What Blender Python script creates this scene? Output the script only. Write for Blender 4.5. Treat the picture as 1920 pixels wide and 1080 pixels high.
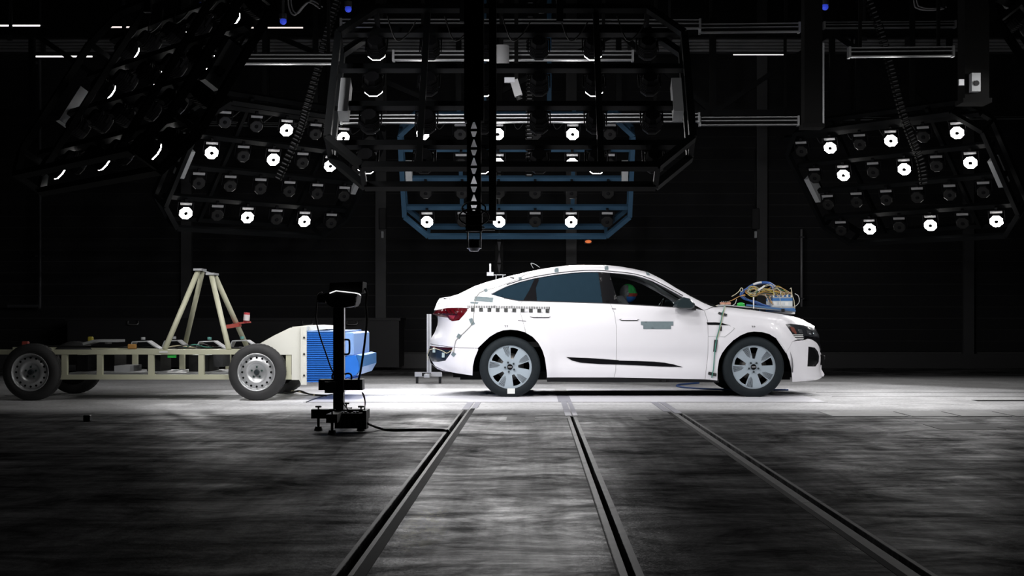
import bpy, bmesh, math, random
import numpy as np
from mathutils import Vector, Matrix
from mathutils.geometry import delaunay_2d_cdt

random.seed(7)
for o in list(bpy.data.objects):
    bpy.data.objects.remove(o)
SC = bpy.context.scene
COL = SC.collection

# ------------------------------------------------------------------ camera, world, exposure
F = 2667.0          # focal length in pixels of the 1920 frame
CH = 0.95           # camera height
VX, VY = 1002.0, 596.0
cam = bpy.data.cameras.new('camera')
cam.sensor_width = 36.0
cam.lens = F * 36.0 / 1920.0
cam.shift_x = -(VX - 960.0) / 1920.0
cam.shift_y = (VY - 540.0) / 1920.0
cam.clip_end = 200
co = bpy.data.objects.new('camera', cam)
co.location = (0, 0, CH)
co.rotation_euler = (math.pi / 2, 0, 0)
COL.objects.link(co)
SC.camera = co

w = bpy.data.worlds.new('hall_air')
SC.world = w
w.use_nodes = True
w.node_tree.nodes['Background'].inputs[0].default_value = (0.62, 0.72, 0.85, 1)
w.node_tree.nodes['Background'].inputs[1].default_value = 0.003

SC.view_settings.view_transform = 'Standard'
SC.view_settings.look = 'None'
SC.view_settings.gamma = 1.0
SC.view_settings.use_curve_mapping = False
SC.view_settings.exposure = 0.0
LAMP_W = 165.0      # watts of one lit floodlight
LAMP_CONE = 52.0
LAMP_BLEND = 0.65

# ------------------------------------------------------------------ helpers
def at(px, py, Y):
    """point of the hall at depth Y that the surveyed pixel belongs to"""
    return Vector(((px - VX) / F * Y, Y, CH - (py - VY) / F * Y))

MATS = {}
def mat(name, col, rough=0.5, metal=0.0, var=0.0, scale=8.0, bump=0.0, emit=0.0, spec=0.5, coat=0.0, trans=0.0):
    if name in MATS:
        return MATS[name]
    m = bpy.data.materials.new(name)
    m.use_nodes = True
    nt = m.node_tree
    b = nt.nodes['Principled BSDF']
    c = (col[0], col[1], col[2], 1)
    b.inputs['Base Color'].default_value = c
    b.inputs['Roughness'].default_value = rough
    b.inputs['Metallic'].default_value = metal
    b.inputs['Specular IOR Level'].default_value = spec
    b.inputs['Coat Weight'].default_value = coat
    b.inputs['Coat Roughness'].default_value = 0.05
    if emit > 0:
        b.inputs['Emission Color'].default_value = c
        b.inputs['Emission Strength'].default_value = emit
    if var > 0 or bump > 0:
        tc = nt.nodes.new('ShaderNodeTexCoord')
        nz = nt.nodes.new('ShaderNodeTexNoise')
        nz.inputs['Scale'].default_value = scale
        nz.inputs['Detail'].default_value = 5
        nt.links.new(tc.outputs['Object'], nz.inputs['Vector'])
        if var > 0:
            mx = nt.nodes.new('ShaderNodeMix')
            mx.data_type = 'RGBA'
            mx.inputs[6].default_value = tuple(max(0, v * (1 - var)) for v in col) + (1,)
            mx.inputs[7].default_value = tuple(min(1, v * (1 + var)) for v in col) + (1,)
            nt.links.new(nz.outputs[0], mx.inputs[0])
            nt.links.new(mx.outputs[2], b.inputs['Base Color'])
        if bump > 0:
            bp = nt.nodes.new('ShaderNodeBump')
            bp.inputs['Strength'].default_value = bump
            bp.inputs['Distance'].default_value = 0.01
            nt.links.new(nz.outputs[0], bp.inputs['Height'])
            nt.links.new(bp.outputs[0], b.inputs['Normal'])
    MATS[name] = m
    return m

def glass_mat(name, tint, gloss=0.06):
    m = bpy.data.materials.new(name)
    m.use_nodes = True
    nt = m.node_tree
    for n in list(nt.nodes):
        if n.type != 'OUTPUT_MATERIAL':
            nt.nodes.remove(n)
    out = [n for n in nt.nodes if n.type == 'OUTPUT_MATERIAL'][0]
    t = nt.nodes.new('ShaderNodeBsdfTransparent'); t.inputs[0].default_value = tint + (1,)
    g = nt.nodes.new('ShaderNodeBsdfGlossy'); g.inputs['Roughness'].default_value = 0.03
    x = nt.nodes.new('ShaderNodeMixShader'); x.inputs[0].default_value = gloss
    nt.links.new(t.outputs[0], x.inputs[1]); nt.links.new(g.outputs[0], x.inputs[2])
    nt.links.new(x.outputs[0], out.inputs[0])
    MATS[name] = m
    return m

class MB:
    """collects boxes, bars, tubes and turned shapes into one mesh"""
    def __init__(s):
        s.v = []; s.f = []; s.sm = []
    def add(s, vs, fs, smooth=False):
        k = len(s.v)
        s.v += [tuple(p) for p in vs]
        s.f += [tuple(i + k for i in f) for f in fs]
        s.sm += [smooth] * len(fs)
        return s
    def box(s, lo, hi):
        x0, y0, z0 = lo; x1, y1, z1 = hi
        vs = [(x0,y0,z0),(x1,y0,z0),(x1,y1,z0),(x0,y1,z0),(x0,y0,z1),(x1,y0,z1),(x1,y1,z1),(x0,y1,z1)]
        return s.add(vs, [(0,3,2,1),(4,5,6,7),(0,1,5,4),(1,2,6,5),(2,3,7,6),(3,0,4,7)])
    def cbox(s, c, size, bev=0.0):
        if bev <= 0:
            return s.box([c[i] - size[i]/2 for i in range(3)], [c[i] + size[i]/2 for i in range(3)])
        x, y, z = [d/2 for d in size]; b = bev
        ring = [(-x+b,-y),(x-b,-y),(x,-y+b),(x,y-b),(x-b,y),(-x+b,y),(-x,y-b),(-x,-y+b)]
        ins = [(max(-x+b,min(x-b,p)), max(-y+b,min(y-b,q))) for p, q in ring]
        vs = [(c[0]+p, c[1]+q, c[2]-z) for p, q in ins] + [(c[0]+p, c[1]+q, c[2]-z+b) for p, q in ring]
        vs += [(c[0]+p, c[1]+q, c[2]+z-b) for p, q in ring] + [(c[0]+p, c[1]+q, c[2]+z) for p, q in ins]
        fs = []
        for r in range(3):
            for i in range(8):
                j = (i+1) % 8
                fs.append((r*8+i, r*8+j, r*8+8+j, r*8+8+i))
        fs += [tuple(range(7,-1,-1)), tuple(range(24,32))]
        return s.add(vs, fs)
    def bar(s, p, q, w, h=None, up=(0,0,1)):
        """rectangular bar, w sideways, h along up"""
        h = h or w
        p = Vector(p); q = Vector(q); d = (q-p).normalized(); up = Vector(up)
        if abs(d.dot(up)) > 0.98: up = Vector((0,1,0))
        sx = d.cross(up).normalized() * (w/2); sz = sx.cross(d).normalized() * (h/2)
        vs = [p-sx-sz, p+sx-sz, p+sx+sz, p-sx+sz, q-sx-sz, q+sx-sz, q+sx+sz, q-sx+sz]
        return s.add(vs, [(3,2,1,0),(4,5,6,7),(0,1,5,4),(1,2,6,5),(2,3,7,6),(3,0,4,7)])
    def tube(s, pts, r, n=8, closed=False, cap=True):
        pts = [Vector(p) for p in pts]; m = len(pts)
        rr = r if isinstance(r, (list, tuple)) else [r]*m
        vs = []; fs = []
        prev = None
        for i, p in enumerate(pts):
            a = pts[(i-1) % m] if (closed or i > 0) else p
            b = pts[(i+1) % m] if (closed or i < m-1) else p
            d = (b-a)
            d = d.normalized() if d.length > 1e-9 else Vector((0,0,1))
            if prev is None:
                u = d.orthogonal().normalized()
            else:
                u = (prev - d*prev.dot(d))
                u = u.normalized() if u.length > 1e-6 else d.orthogonal().normalized()
            prev = u; v = d.cross(u)
            for k in range(n):
                t = 2*math.pi*k/n
                vs.append(p + (u*math.cos(t) + v*math.sin(t))*rr[i])
        for i in range(m if closed else m-1):
            for k in range(n):
                a0 = i*n+k; a1 = i*n+(k+1) % n; j = ((i+1) % m)*n
                fs.append((a0, a1, j+(k+1) % n, j+k))
        if cap and not closed:
            fs.append(tuple(range(n-1,-1,-1))); fs.append(tuple(range((m-1)*n, m*n)))
        return s.add(vs, fs, True)
    def cyl(s, p, q, r0, r1=None, n=16, smooth=True):
        r1 = r0 if r1 is None else r1
        p = Vector(p); q = Vector(q); d = (q-p).normalized(); u = d.orthogonal().normalized(); v = d.cross(u)
        vs = []
        for c, r in ((p, r0), (q, r1)):
            for k in range(n):
                t = 2*math.pi*(k+.5)/n
                vs.append(c + (u*math.cos(t)+v*math.sin(t))*r)
        s.add(vs, [(k, (k+1) % n, n+(k+1) % n, n+k) for k in range(n)], smooth)
        s.add(vs[:n], [tuple(range(n-1,-1,-1))]); s.add(vs[n:], [tuple(range(n))])
        return s
    def lathe(s, prof, c, n=32, smooth=True, phase=0.0, cap=False):
        """profile of (radius, y) turned about the y axis through c"""
        vs = []; fs = []; m = len(prof)
        for r, y in prof:
            for k in range(n):
                t = 2*math.pi*k/n + phase
                vs.append((c[0]+r*math.cos(t), c[1]+y, c[2]+r*math.sin(t)))
        for i in range(m-1):
            for k in range(n):
                fs.append((i*n+k, (i+1)*n+k, (i+1)*n+(k+1) % n, i*n+(k+1) % n))
        s.add(vs, fs, smooth)
        if cap:
            s.add(vs[-n:], [tuple(range(n))]); s.add(vs[:n], [tuple(range(n-1,-1,-1))])
        return s
    def prism(s, poly, y0, y1):
        """polygon of (x,z) pushed from y0 to y1"""
        n = len(poly)
        vs = [(x, y0, z) for x, z in poly] + [(x, y1, z) for x, z in poly]
        fs = [(i, (i+1) % n, n+(i+1) % n, n+i) for i in range(n)] + [tuple(range(n-1,-1,-1)), tuple(range(n, 2*n))]
        return s.add(vs, fs)
    def ball(s, c, rad, n=14, m=9):
        rx, ry, rz = rad if isinstance(rad, (tuple, list)) else (rad,)*3
        vs = []; fs = []
        for i in range(m+1):
            a = math.pi*i/m
            for k in range(n):
                t = 2*math.pi*k/n
                vs.append((c[0]+rx*math.sin(a)*math.cos(t), c[1]+ry*math.sin(a)*math.sin(t), c[2]+rz*math.cos(a)))
        for i in range(m):
            for k in range(n):
                fs.append((i*n+k, (i+1)*n+k, (i+1)*n+(k+1) % n, i*n+(k+1) % n))
        return s.add(vs, fs, True)
    def mesh(s, name):
        me = bpy.data.meshes.new(name)
        me.from_pydata(s.v, [], s.f)
        me.polygons.foreach_set('use_smooth', s.sm)
        me.update()
        return me
    def build(s, name, m, parent=None, label=None):
        return link(name, s.mesh(name), m, parent, label)

def link(name, me, m, parent=None, label=None):
    o = bpy.data.objects.new(name, me)
    if m and not me.materials:
        me.materials.append(m)
    COL.objects.link(o)
    if parent:
        o.parent = parent
        o.matrix_parent_inverse = Matrix.Translation(parent_world(parent)).inverted()
    if label:
        o['label'] = label
    return o

def parent_world(p):
    return Vector(p.location) if not p.parent else Vector((0,0,0)) if p.type == 'MESH' else Vector(p.location)

def tag(o, label=None, cat=None, group=None, kind=None):
    if label: o['label'] = label
    if cat: o['category'] = cat
    if group: o['group'] = group
    if kind: o['kind'] = kind
    return o

def thing(name, label, cat, loc, group=None):
    o = bpy.data.objects.new(name, None)
    o.empty_display_size = 0.1
    o.location = loc
    COL.objects.link(o)
    return tag(o, label, cat, group)

def spline(pts, n=8):
    """smooth path through points"""
    P = [Vector(p) for p in pts]; out = []
    for i in range(len(P)-1):
        a = P[max(i-1,0)]; b = P[i]; c = P[i+1]; d = P[min(i+2,len(P)-1)]
        for k in range(n):
            t = k/n
            out.append(0.5*((2*b)+(c-a)*t+(2*a-5*b+4*c-d)*t*t+(3*b-a-3*c+d)*t**3))
    out.append(P[-1])
    return out

BLACK = mat('black_paint', (0.009,0.009,0.010), 0.55, spec=.25)
MATTE = mat('matte_black', (0.004,0.004,0.004), 0.8, spec=.1)
RUBBER = mat('black_rubber', (0.018,0.019,0.021), 0.75, var=0.3, scale=30)
ALU = mat('brushed_aluminium', (0.55,0.56,0.58), 0.38, 0.9, var=0.08, scale=20)
GREYM = mat('grey_painted_metal', (0.33,0.34,0.35), 0.5, var=0.1)
WHITEP = mat('white_plastic', (0.75,0.75,0.74), 0.45)
DARKG = mat('dark_grey_metal', (0.04,0.041,0.044), 0.5, 0.3, var=0.15, spec=.2)
CABLE = mat('black_cable', (0.01,0.01,0.01), 0.55)

# ------------------------------------------------------------------ the hall
def floor_material():
    m = bpy.data.materials.new('worn_concrete')
    m.use_nodes = True
    nt = m.node_tree; N = nt.nodes; L = nt.links
    b = N['Principled BSDF']
    tc = N.new('ShaderNodeTexCoord')
    def noise(scale, detail=6, sx=1, sy=1, rough=0.6, dist=0.0):
        mp = N.new('ShaderNodeMapping'); mp.inputs['Scale'].default_value = (sx, sy, 1)
        L.new(tc.outputs['Object'], mp.inputs[0])
        n = N.new('ShaderNodeTexNoise'); n.inputs['Scale'].default_value = scale
        n.inputs['Detail'].default_value = detail; n.inputs['Roughness'].default_value = rough; n.inputs['Distortion'].default_value = dist
        L.new(mp.outputs[0], n.inputs['Vector'])
        return n.outputs[0]
    def ramp(src, a, b_, c0, c1):
        r = N.new('ShaderNodeMapRange'); r.inputs[1].default_value = a; r.inputs[2].default_value = b_
        r.inputs[3].default_value = c0; r.inputs[4].default_value = c1
        L.new(src, r.inputs[0]); return r.outputs[0]
    def math_(op, x, y):
        n = N.new('ShaderNodeMath'); n.operation = op; n.use_clamp = False
        for i, q in enumerate((x, y)):
            if isinstance(q, (int, float)): n.inputs[i].default_value = q
            else: L.new(q, n.inputs[i])
        return n.outputs[0]
    big = ramp(noise(0.55, 5), .33, .68, .55, 1.5)
    mid = ramp(noise(1.7, 9, .8, 1.0, .70, 1.1), .36, .66, .36, 1.85)
    fine = ramp(noise(24, 4), .3, .7, .82, 1.18)
    tracks = ramp(noise(2.0, 5, 4.0, .25, .6, .6), .38, .68, .85, 1.2)     # tyre and trolley tracks along the slots
    cross = ramp(noise(1.1, 8, .5, 1.6, .72, 1.8), .40, .64, .66, 1.5)          # drag marks across
    v = math_('MULTIPLY', math_('MULTIPLY', big, mid), math_('MULTIPLY', fine, math_('MULTIPLY', tracks, cross)))
    spec_v = math_('MULTIPLY', v, .050)
    v = math_('MULTIPLY', v, 0.062)
    sp = N.new('ShaderNodeSeparateXYZ'); L.new(tc.outputs['Object'], sp.inputs[0])
    # pool of lamplight around the car, put into the floor colour (14.2 m to 22 m)
    lit_pool = math_('MULTIPLY', ramp(sp.outputs[1], 14.0, 14.9, 0, 1), ramp(sp.outputs[1], 22.0, 23.5, 1, 0))
    lit_pool_v = math_('MULTIPLY', math_('MULTIPLY', ramp(noise(1.5, 6), .3, .7, .8, 1.2), fine), 0.55)
    mx = N.new('ShaderNodeMix'); L.new(lit_pool, mx.inputs[0]); L.new(v, mx.inputs[2]); L.new(lit_pool_v, mx.inputs[3])
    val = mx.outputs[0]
    cl = N.new('ShaderNodeClamp'); cl.inputs[1].default_value = .012; cl.inputs[2].default_value = .7
    L.new(val, cl.inputs[0])
    rgb = N.new('ShaderNodeCombineColor')
    L.new(cl.outputs[0], rgb.inputs[0]); L.new(cl.outputs[0], rgb.inputs[1]); L.new(math_('MULTIPLY', cl.outputs[0], 1.02), rgb.inputs[2])
    # rubbed yellow paint beside the left slot
    dx = math_('ABSOLUTE', math_('SUBTRACT', sp.outputs[0], -0.50), 0)
    dy = math_('ABSOLUTE', math_('SUBTRACT', sp.outputs[1], 6.45), 0)
    pm = math_('MULTIPLY', ramp(dx, .03, .11, 1, 0), ramp(dy, .2, .75, 1, 0))
    pm = math_('MULTIPLY', pm, ramp(noise(9, 6, 1, .6), .46, .58, 0, 1))
    ym = N.new('ShaderNodeMix'); ym.data_type = 'RGBA'
    L.new(math_('MULTIPLY', pm, .9), ym.inputs[0]); L.new(rgb.outputs[0], ym.inputs[6]); ym.inputs[7].default_value = (.50, .48, .20, 1)
    df = N.new('ShaderNodeBsdfDiffuse'); gl = N.new('ShaderNodeBsdfGlossy'); ms = N.new('ShaderNodeMixShader')
    L.new(ym.outputs[2], df.inputs['Color'])
    L.new(ramp(noise(3.0, 6, .6, 1.6), .3, .7, .30, .46), gl.inputs['Roughness'])
    cs = N.new('ShaderNodeClamp'); cs.inputs[1].default_value = .008; cs.inputs[2].default_value = .2
    L.new(spec_v, cs.inputs[0])
    bp = N.new('ShaderNodeBump'); bp.inputs['Strength'].default_value = .25; bp.inputs['Distance'].default_value = .01
    L.new(noise(40, 4), bp.inputs['Height']); L.new(bp.outputs[0], df.inputs['Normal']); L.new(bp.outputs[0], gl.inputs['Normal'])
    L.new(cs.outputs[0], ms.inputs[0]); L.new(df.outputs[0], ms.inputs[1]); L.new(gl.outputs[0], ms.inputs[2])
    L.new(ms.outputs[0], N['Material Output'].inputs[0]); N.remove(b)
    return m
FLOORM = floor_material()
X0, X1, Y0, Y1, ZC, ZF = -15.0, 16.0, -4.0, 27.0, 9.0, -0.35
# slots let into the floor: (x0, x1, end depth)
SLOTS = [(-0.728,-0.688,14.7), (0.345,0.373,13.7), (1.421,1.460,14.07)]
fl = MB()
xs = [X0]
for a, b_, e in SLOTS: xs += [a, b_]
xs.append(X1)
for i in range(0, len(xs), 2):
    fl.box((xs[i], Y0, ZF), (xs[i+1], 13.0, 0))
for i in range(0, len(xs)-1):
    pass
segs = [(X0, SLOTS[0][0]), (SLOTS[0][1], SLOTS[1][0]), (SLOTS[1][1], SLOTS[2][0]), (SLOTS[2][1], X1)]
for a, b_ in segs: fl.box((a, 13.0, ZF), (b_, 14.8, 0))
for a, b_, e in SLOTS: fl.box((a, e, ZF), (b_, 14.8, 0))
fl.box((X0, 14.8, ZF), (X1, 17.36, 0)); fl.box((X0, 17.36, ZF), (-6.5, 17.46, 0)); fl.box((3.4, 17.36, ZF), (X1, 17.46, 0)); fl.box((X0, 17.46, ZF), (X1, Y1, 0))
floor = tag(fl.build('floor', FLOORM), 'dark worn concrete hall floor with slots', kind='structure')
MB().box((X0, Y0, ZF-.05), (X1, Y1, ZF)).build('slot_bed', MATTE, floor)
STEEL = mat('worn_steel_edge', (0.07,0.07,0.07), 0.7, 0, var=0.5, scale=6, spec=.05)
CONC = mat('pale_screed', (0.12,0.12,0.118), 0.8, var=0.6, scale=5, spec=.05)
def add_sheen(m, fac, rough):
    nt = m.node_tree; out = nt.nodes['Material Output']; b_ = nt.nodes['Principled BSDF']
    g = nt.nodes.new('ShaderNodeBsdfGlossy'); g.inputs['Roughness'].default_value = rough
    x = nt.nodes.new('ShaderNodeMixShader'); x.inputs[0].default_value = fac
    nt.links.new(b_.outputs[0], x.inputs[1]); nt.links.new(g.outputs[0], x.inputs[2]); nt.links.new(x.outputs[0], out.inputs[0])
add_sheen(CONC, .075, .4)
STRIP = mat('black_rubber_strip', (0.008,0.008,0.008), 0.85, var=.4, scale=12, spec=.05)
# filler strips, steel edges and screed borders along the slots, laid just proud of the floor
for a, b_, ye, m_ in ((-0.666,-0.620,14.9,STRIP), (1.337,1.370,14.3,STRIP)):
    MB().box((a, .5, 0), (b_, ye, .0015)).build('filler_strip', m_, floor)
for a, b_, ye in ((.315,.344,13.7), (.374,.404,13.7), (-.687,-.667,14.7), (1.372,1.420,14.1), (1.462,1.482,14.1), (-.748,-.73,14.7)):
    n = 6
    for k in range(n):
        ya = .5 + (ye-.5)*k/n; yb = .5 + (ye-.5)*(k+1)/n - .006
        MB().box((a, ya, 0), (b_, yb, .002)).build('slot_border', CONC, floor)
MB().box((.306, .5, 0), (.312, 13.5, .001)).build('joint', STRIP, floor)
# pale tape laid over the slot ends
TAPE_P = mat('pale_floor_tape', (0.30,0.30,0.34), 0.6, var=0.25, scale=8)
for a, b_, ya, yb in ((-.75,-.68,14.75,16.0), (-.66,-.60,14.95,16.0), (.30,.36,13.75,16.0), (.375,.42,13.75,16.0), (.27,.42,16.05,17.3), (1.31,1.38,14.4,16.0), (1.40,1.47,14.15,16.0)):
    MB().box((a, ya, 0), (b_, yb, .0045)).build('floor_tape', TAPE_P, floor)
# white painted sheets under the car
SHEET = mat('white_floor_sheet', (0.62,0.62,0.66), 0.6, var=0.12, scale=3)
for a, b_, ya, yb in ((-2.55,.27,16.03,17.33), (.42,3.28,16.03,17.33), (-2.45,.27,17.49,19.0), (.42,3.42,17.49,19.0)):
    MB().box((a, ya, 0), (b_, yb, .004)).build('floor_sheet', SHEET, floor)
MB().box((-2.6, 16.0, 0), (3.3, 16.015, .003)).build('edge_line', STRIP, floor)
# steel cover plates in the lane and small hatches
PL = mat('cover_plate_steel', (0.36,0.36,0.36), 0.7, 0, var=0.25, scale=6, spec=.05)
PLD = mat('dull_cover_plate', (0.12,0.12,0.12), 0.7, 0, var=0.4, scale=5, spec=.05)
px_edges = [1545, 1690, 1782, 1880, 1985]
for k in range(4):
    a = at(px_edges[k]+3, 776, 14.05).x; b_ = at(px_edges[k+1]-3, 776, 14.05).x
    MB().box((a, 13.72, 0), (b_, 14.42, .004)).build('cover_plate', PL, floor)
MB().box((at(1745,801,12.4).x, 12.05, 0), (at(1862,801,12.4).x, 12.65, .003)).build('cover_plate', PLD, floor)
for a, b_, m_ in ((950,978,STEEL), (982,1003,STEEL), (1186,1214,PLD)):
    MB().box((at(a,785,13.4).x, 13.2, 0), (at(b_,785,13.4).x, 13.62, .002)).build('cover_hatch', m_, floor)
for y in (18.15, 17.2):
    MB().box((3.6, y, 0), (9.5, y+.03, .002)).build('joint', STRIP, floor)
MB().prism([(5.05,0),(5.9,0),(5.9,.002),(5.05,.002)], 16.2, 16.45).build('filler_strip', STRIP, floor)

WALLM = mat('dark_wall_panel', (0.012,0.0122,0.013), 0.75, var=0.25, scale=2, spec=.08)
wall = MB().box((X0, Y1, ZF), (X1, Y1+.3, ZC)).build('wall_back', mat('wall_back_base', (.03,.03,.03), .8))
tag(wall, 'near-black rear hall wall with horizontal cladding boards', kind='structure')
cols = [X0, at(352,500,Y1).x, at(715,400,Y1).x, at(1071,400,Y1).x, at(1427,400,Y1).x, at(1813,400,Y1).x, X1]
rowh = .215
board = {}
for i in range(len(cols)-1):
    L_ = cols[i+1]-cols[i]-.12
    me = MB().box((0,-.03,.006), (L_, 0, rowh-.006)).mesh('cladding_board')
    me.materials.append(WALLM)
    for k in range(36):
        o = bpy.data.objects.new('cladding_board', me)
        COL.objects.link(o); o.parent = wall
        o.location = (cols[i]+.06, Y1, .30+k*rowh)
for x in cols[1:-1]:
    MB().box((x-.10, Y1-.12, .27), (x+.10, Y1, ZC)).build('wall_column', mat('wall_column_paint', (.022,.0225,.024), .6, var=.15), wall)
base = MB().box((X0, Y1-.14, 0), (X1, Y1, .27)).build('baseboard_back', mat('kerb_black', (.02,.02,.021), .6))
tag(base, 'black kerb along the foot of the rear wall', kind='structure')
for nm, lo, hi, lab in (('wall_left', (X0-.3,Y0,ZF), (X0,Y1,ZC), 'dark left hall wall'), ('wall_right', (X1,Y0,ZF), (X1+.3,Y1,ZC), 'dark right hall wall'),
                        ('wall_front', (X0,Y0-.3,ZF), (X1,Y0,ZC), 'dark hall wall behind the viewer'), ('ceiling', (X0,Y0,ZC), (X1,Y1,ZC+.3), 'black hall ceiling')):
    tag(MB().box(lo, hi).build(nm, mat('hall_black', (.02,.02,.021), .8, var=.2, scale=1)), lab, kind='structure')

# pipes on the left of the wall
p = thing('wall_pipe', 'thin dark pipe running down the left rear wall and elbowing left', 'pipe', at(75,570,26.7))
MB().tube(spline([at(75,-200,26.7), at(75,300,26.7), at(75,555,26.7), at(72,572,26.7), at(60,574,26.7), at(12,574,26.7)]), .035, 8).build('pipe', DARKG, p)
for y in (120, 300, 480): MB().cbox(at(75,y,26.8), (.12,.2,.05)).build('clip', DARKG, p)
# low black storage barrier in front of the wall
b = thing('storage_chest', 'long low black chest standing along the rear wall behind the trolley', 'chest', at(450,690,26.0))
xa, xb = at(140,600,26.0).x, at(752,600,26.0).x
MB().box((xa,25.6,.06), (xb,26.6,.90)).build('body', BLACK, b)
MB().box((xa-.03,25.57,.90), (xb+.03,26.63,.95)).build('lid', BLACK, b)
for px in (250, 427, 577, 660):
    c = at(px, 605, 25.57)
    MB().tube(spline([c+Vector((-.09,0,.03)), c+Vector((-.08,-.03,-.03)), c+Vector((.08,-.03,-.03)), c+Vector((.09,0,.03))],4), .014, 6).build('latch', mat('latch_zinc', (.2,.2,.2), .4, .8), b)
for i in range(5): MB().box((xa+.2+i*(xb-xa-.6)/4, 25.8, 0), (xa+.4+i*(xb-xa-.6)/4, 26.4, .06)).build('foot', MATTE, b)

# ------------------------------------------------------------------ light frames with floodlights
LEDON = mat('led_lit', (1.0,0.98,0.95), 0.4, emit=30.0)
LEDOFF = mat('led_unlit', (0.010,0.010,0.010), 0.35, spec=.2)
FIX = mat('fixture_black', (0.005,0.005,0.006), 0.7, spec=.08)
LABELM = mat('fixture_bracket_grey', (0.34,0.34,0.35), 0.5, 0.3)
FRB = mat('frame_shaded', (0.004,0.0045,0.005), 0.5, spec=.12)  # frame paint with its shade put into the colour; truss shares it
FRBL = mat('frame_lit_blue', (0.026,0.062,0.105), 0.55, spec=.12)  # the same frame paint, coloured as it looks when lit
# the fixture: local origin in the middle of its face, facing -y, up +z
def fixture_parts():
    P = []
    h = MB()
    h.lathe([(.0,.20),(.075,.20),(.088,.16),(.098,.10),(.098,.004)], (0,0,0), 8, False, math.pi/8)
    for k in range(6): h.lathe([(.098,.03+.022*k),(.106,.03+.022*k),(.106,.038+.022*k),(.098,.038+.022*k)], (0,0,0), 8, False, math.pi/8)
    P.append(('housing', h.mesh('housing'), FIX))
    r = MB()
    r.lathe([(.030,.004),(.030,-.012),(.088,-.012),(.098,-.004),(.098,.004)], (0,0,0), 8, False, math.pi/8)
    P.append(('led_ring', r.mesh('led_ring'), None))
    P.append(('hub', MB().lathe([(.0,-.020),(.024,-.020),(.030,-.012),(.030,.004)], (0,0,0), 12).mesh('hub'), FIX))
    y = MB()
    for s in (-1, 1): y.box((s*.112-.006,.05,-.02), (s*.112+.006,.075,.15))
    y.box((-.118,.05,.145), (.118,.075,.155)); y.box((-.02,.05,.15), (.02,.09,.20))
    P.append(('yoke', y.mesh('yoke'), FIX))
    t = MB().box((-.085,.035,.115), (.085,.049,.15))
    P.append(('rating_plate', t.mesh('rating_plate'), LABELM))
    for nm, me, m_ in P:
        if m_: me.materials.append(m_)
    return P
FP = fixture_parts()
led_on = FP[1][1]; led_on.materials.append(LEDON)
led_off = led_on.copy(); led_off.materials.clear(); led_off.materials.append(LEDOFF)
ROWN = ['top', 'second', 'third', 'bottom']
COLN = ['first', 'second', 'third', 'fourth', 'fifth', 'sixth']
DU = .569; VS = [.769, .259, -.256, -.772]
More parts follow.
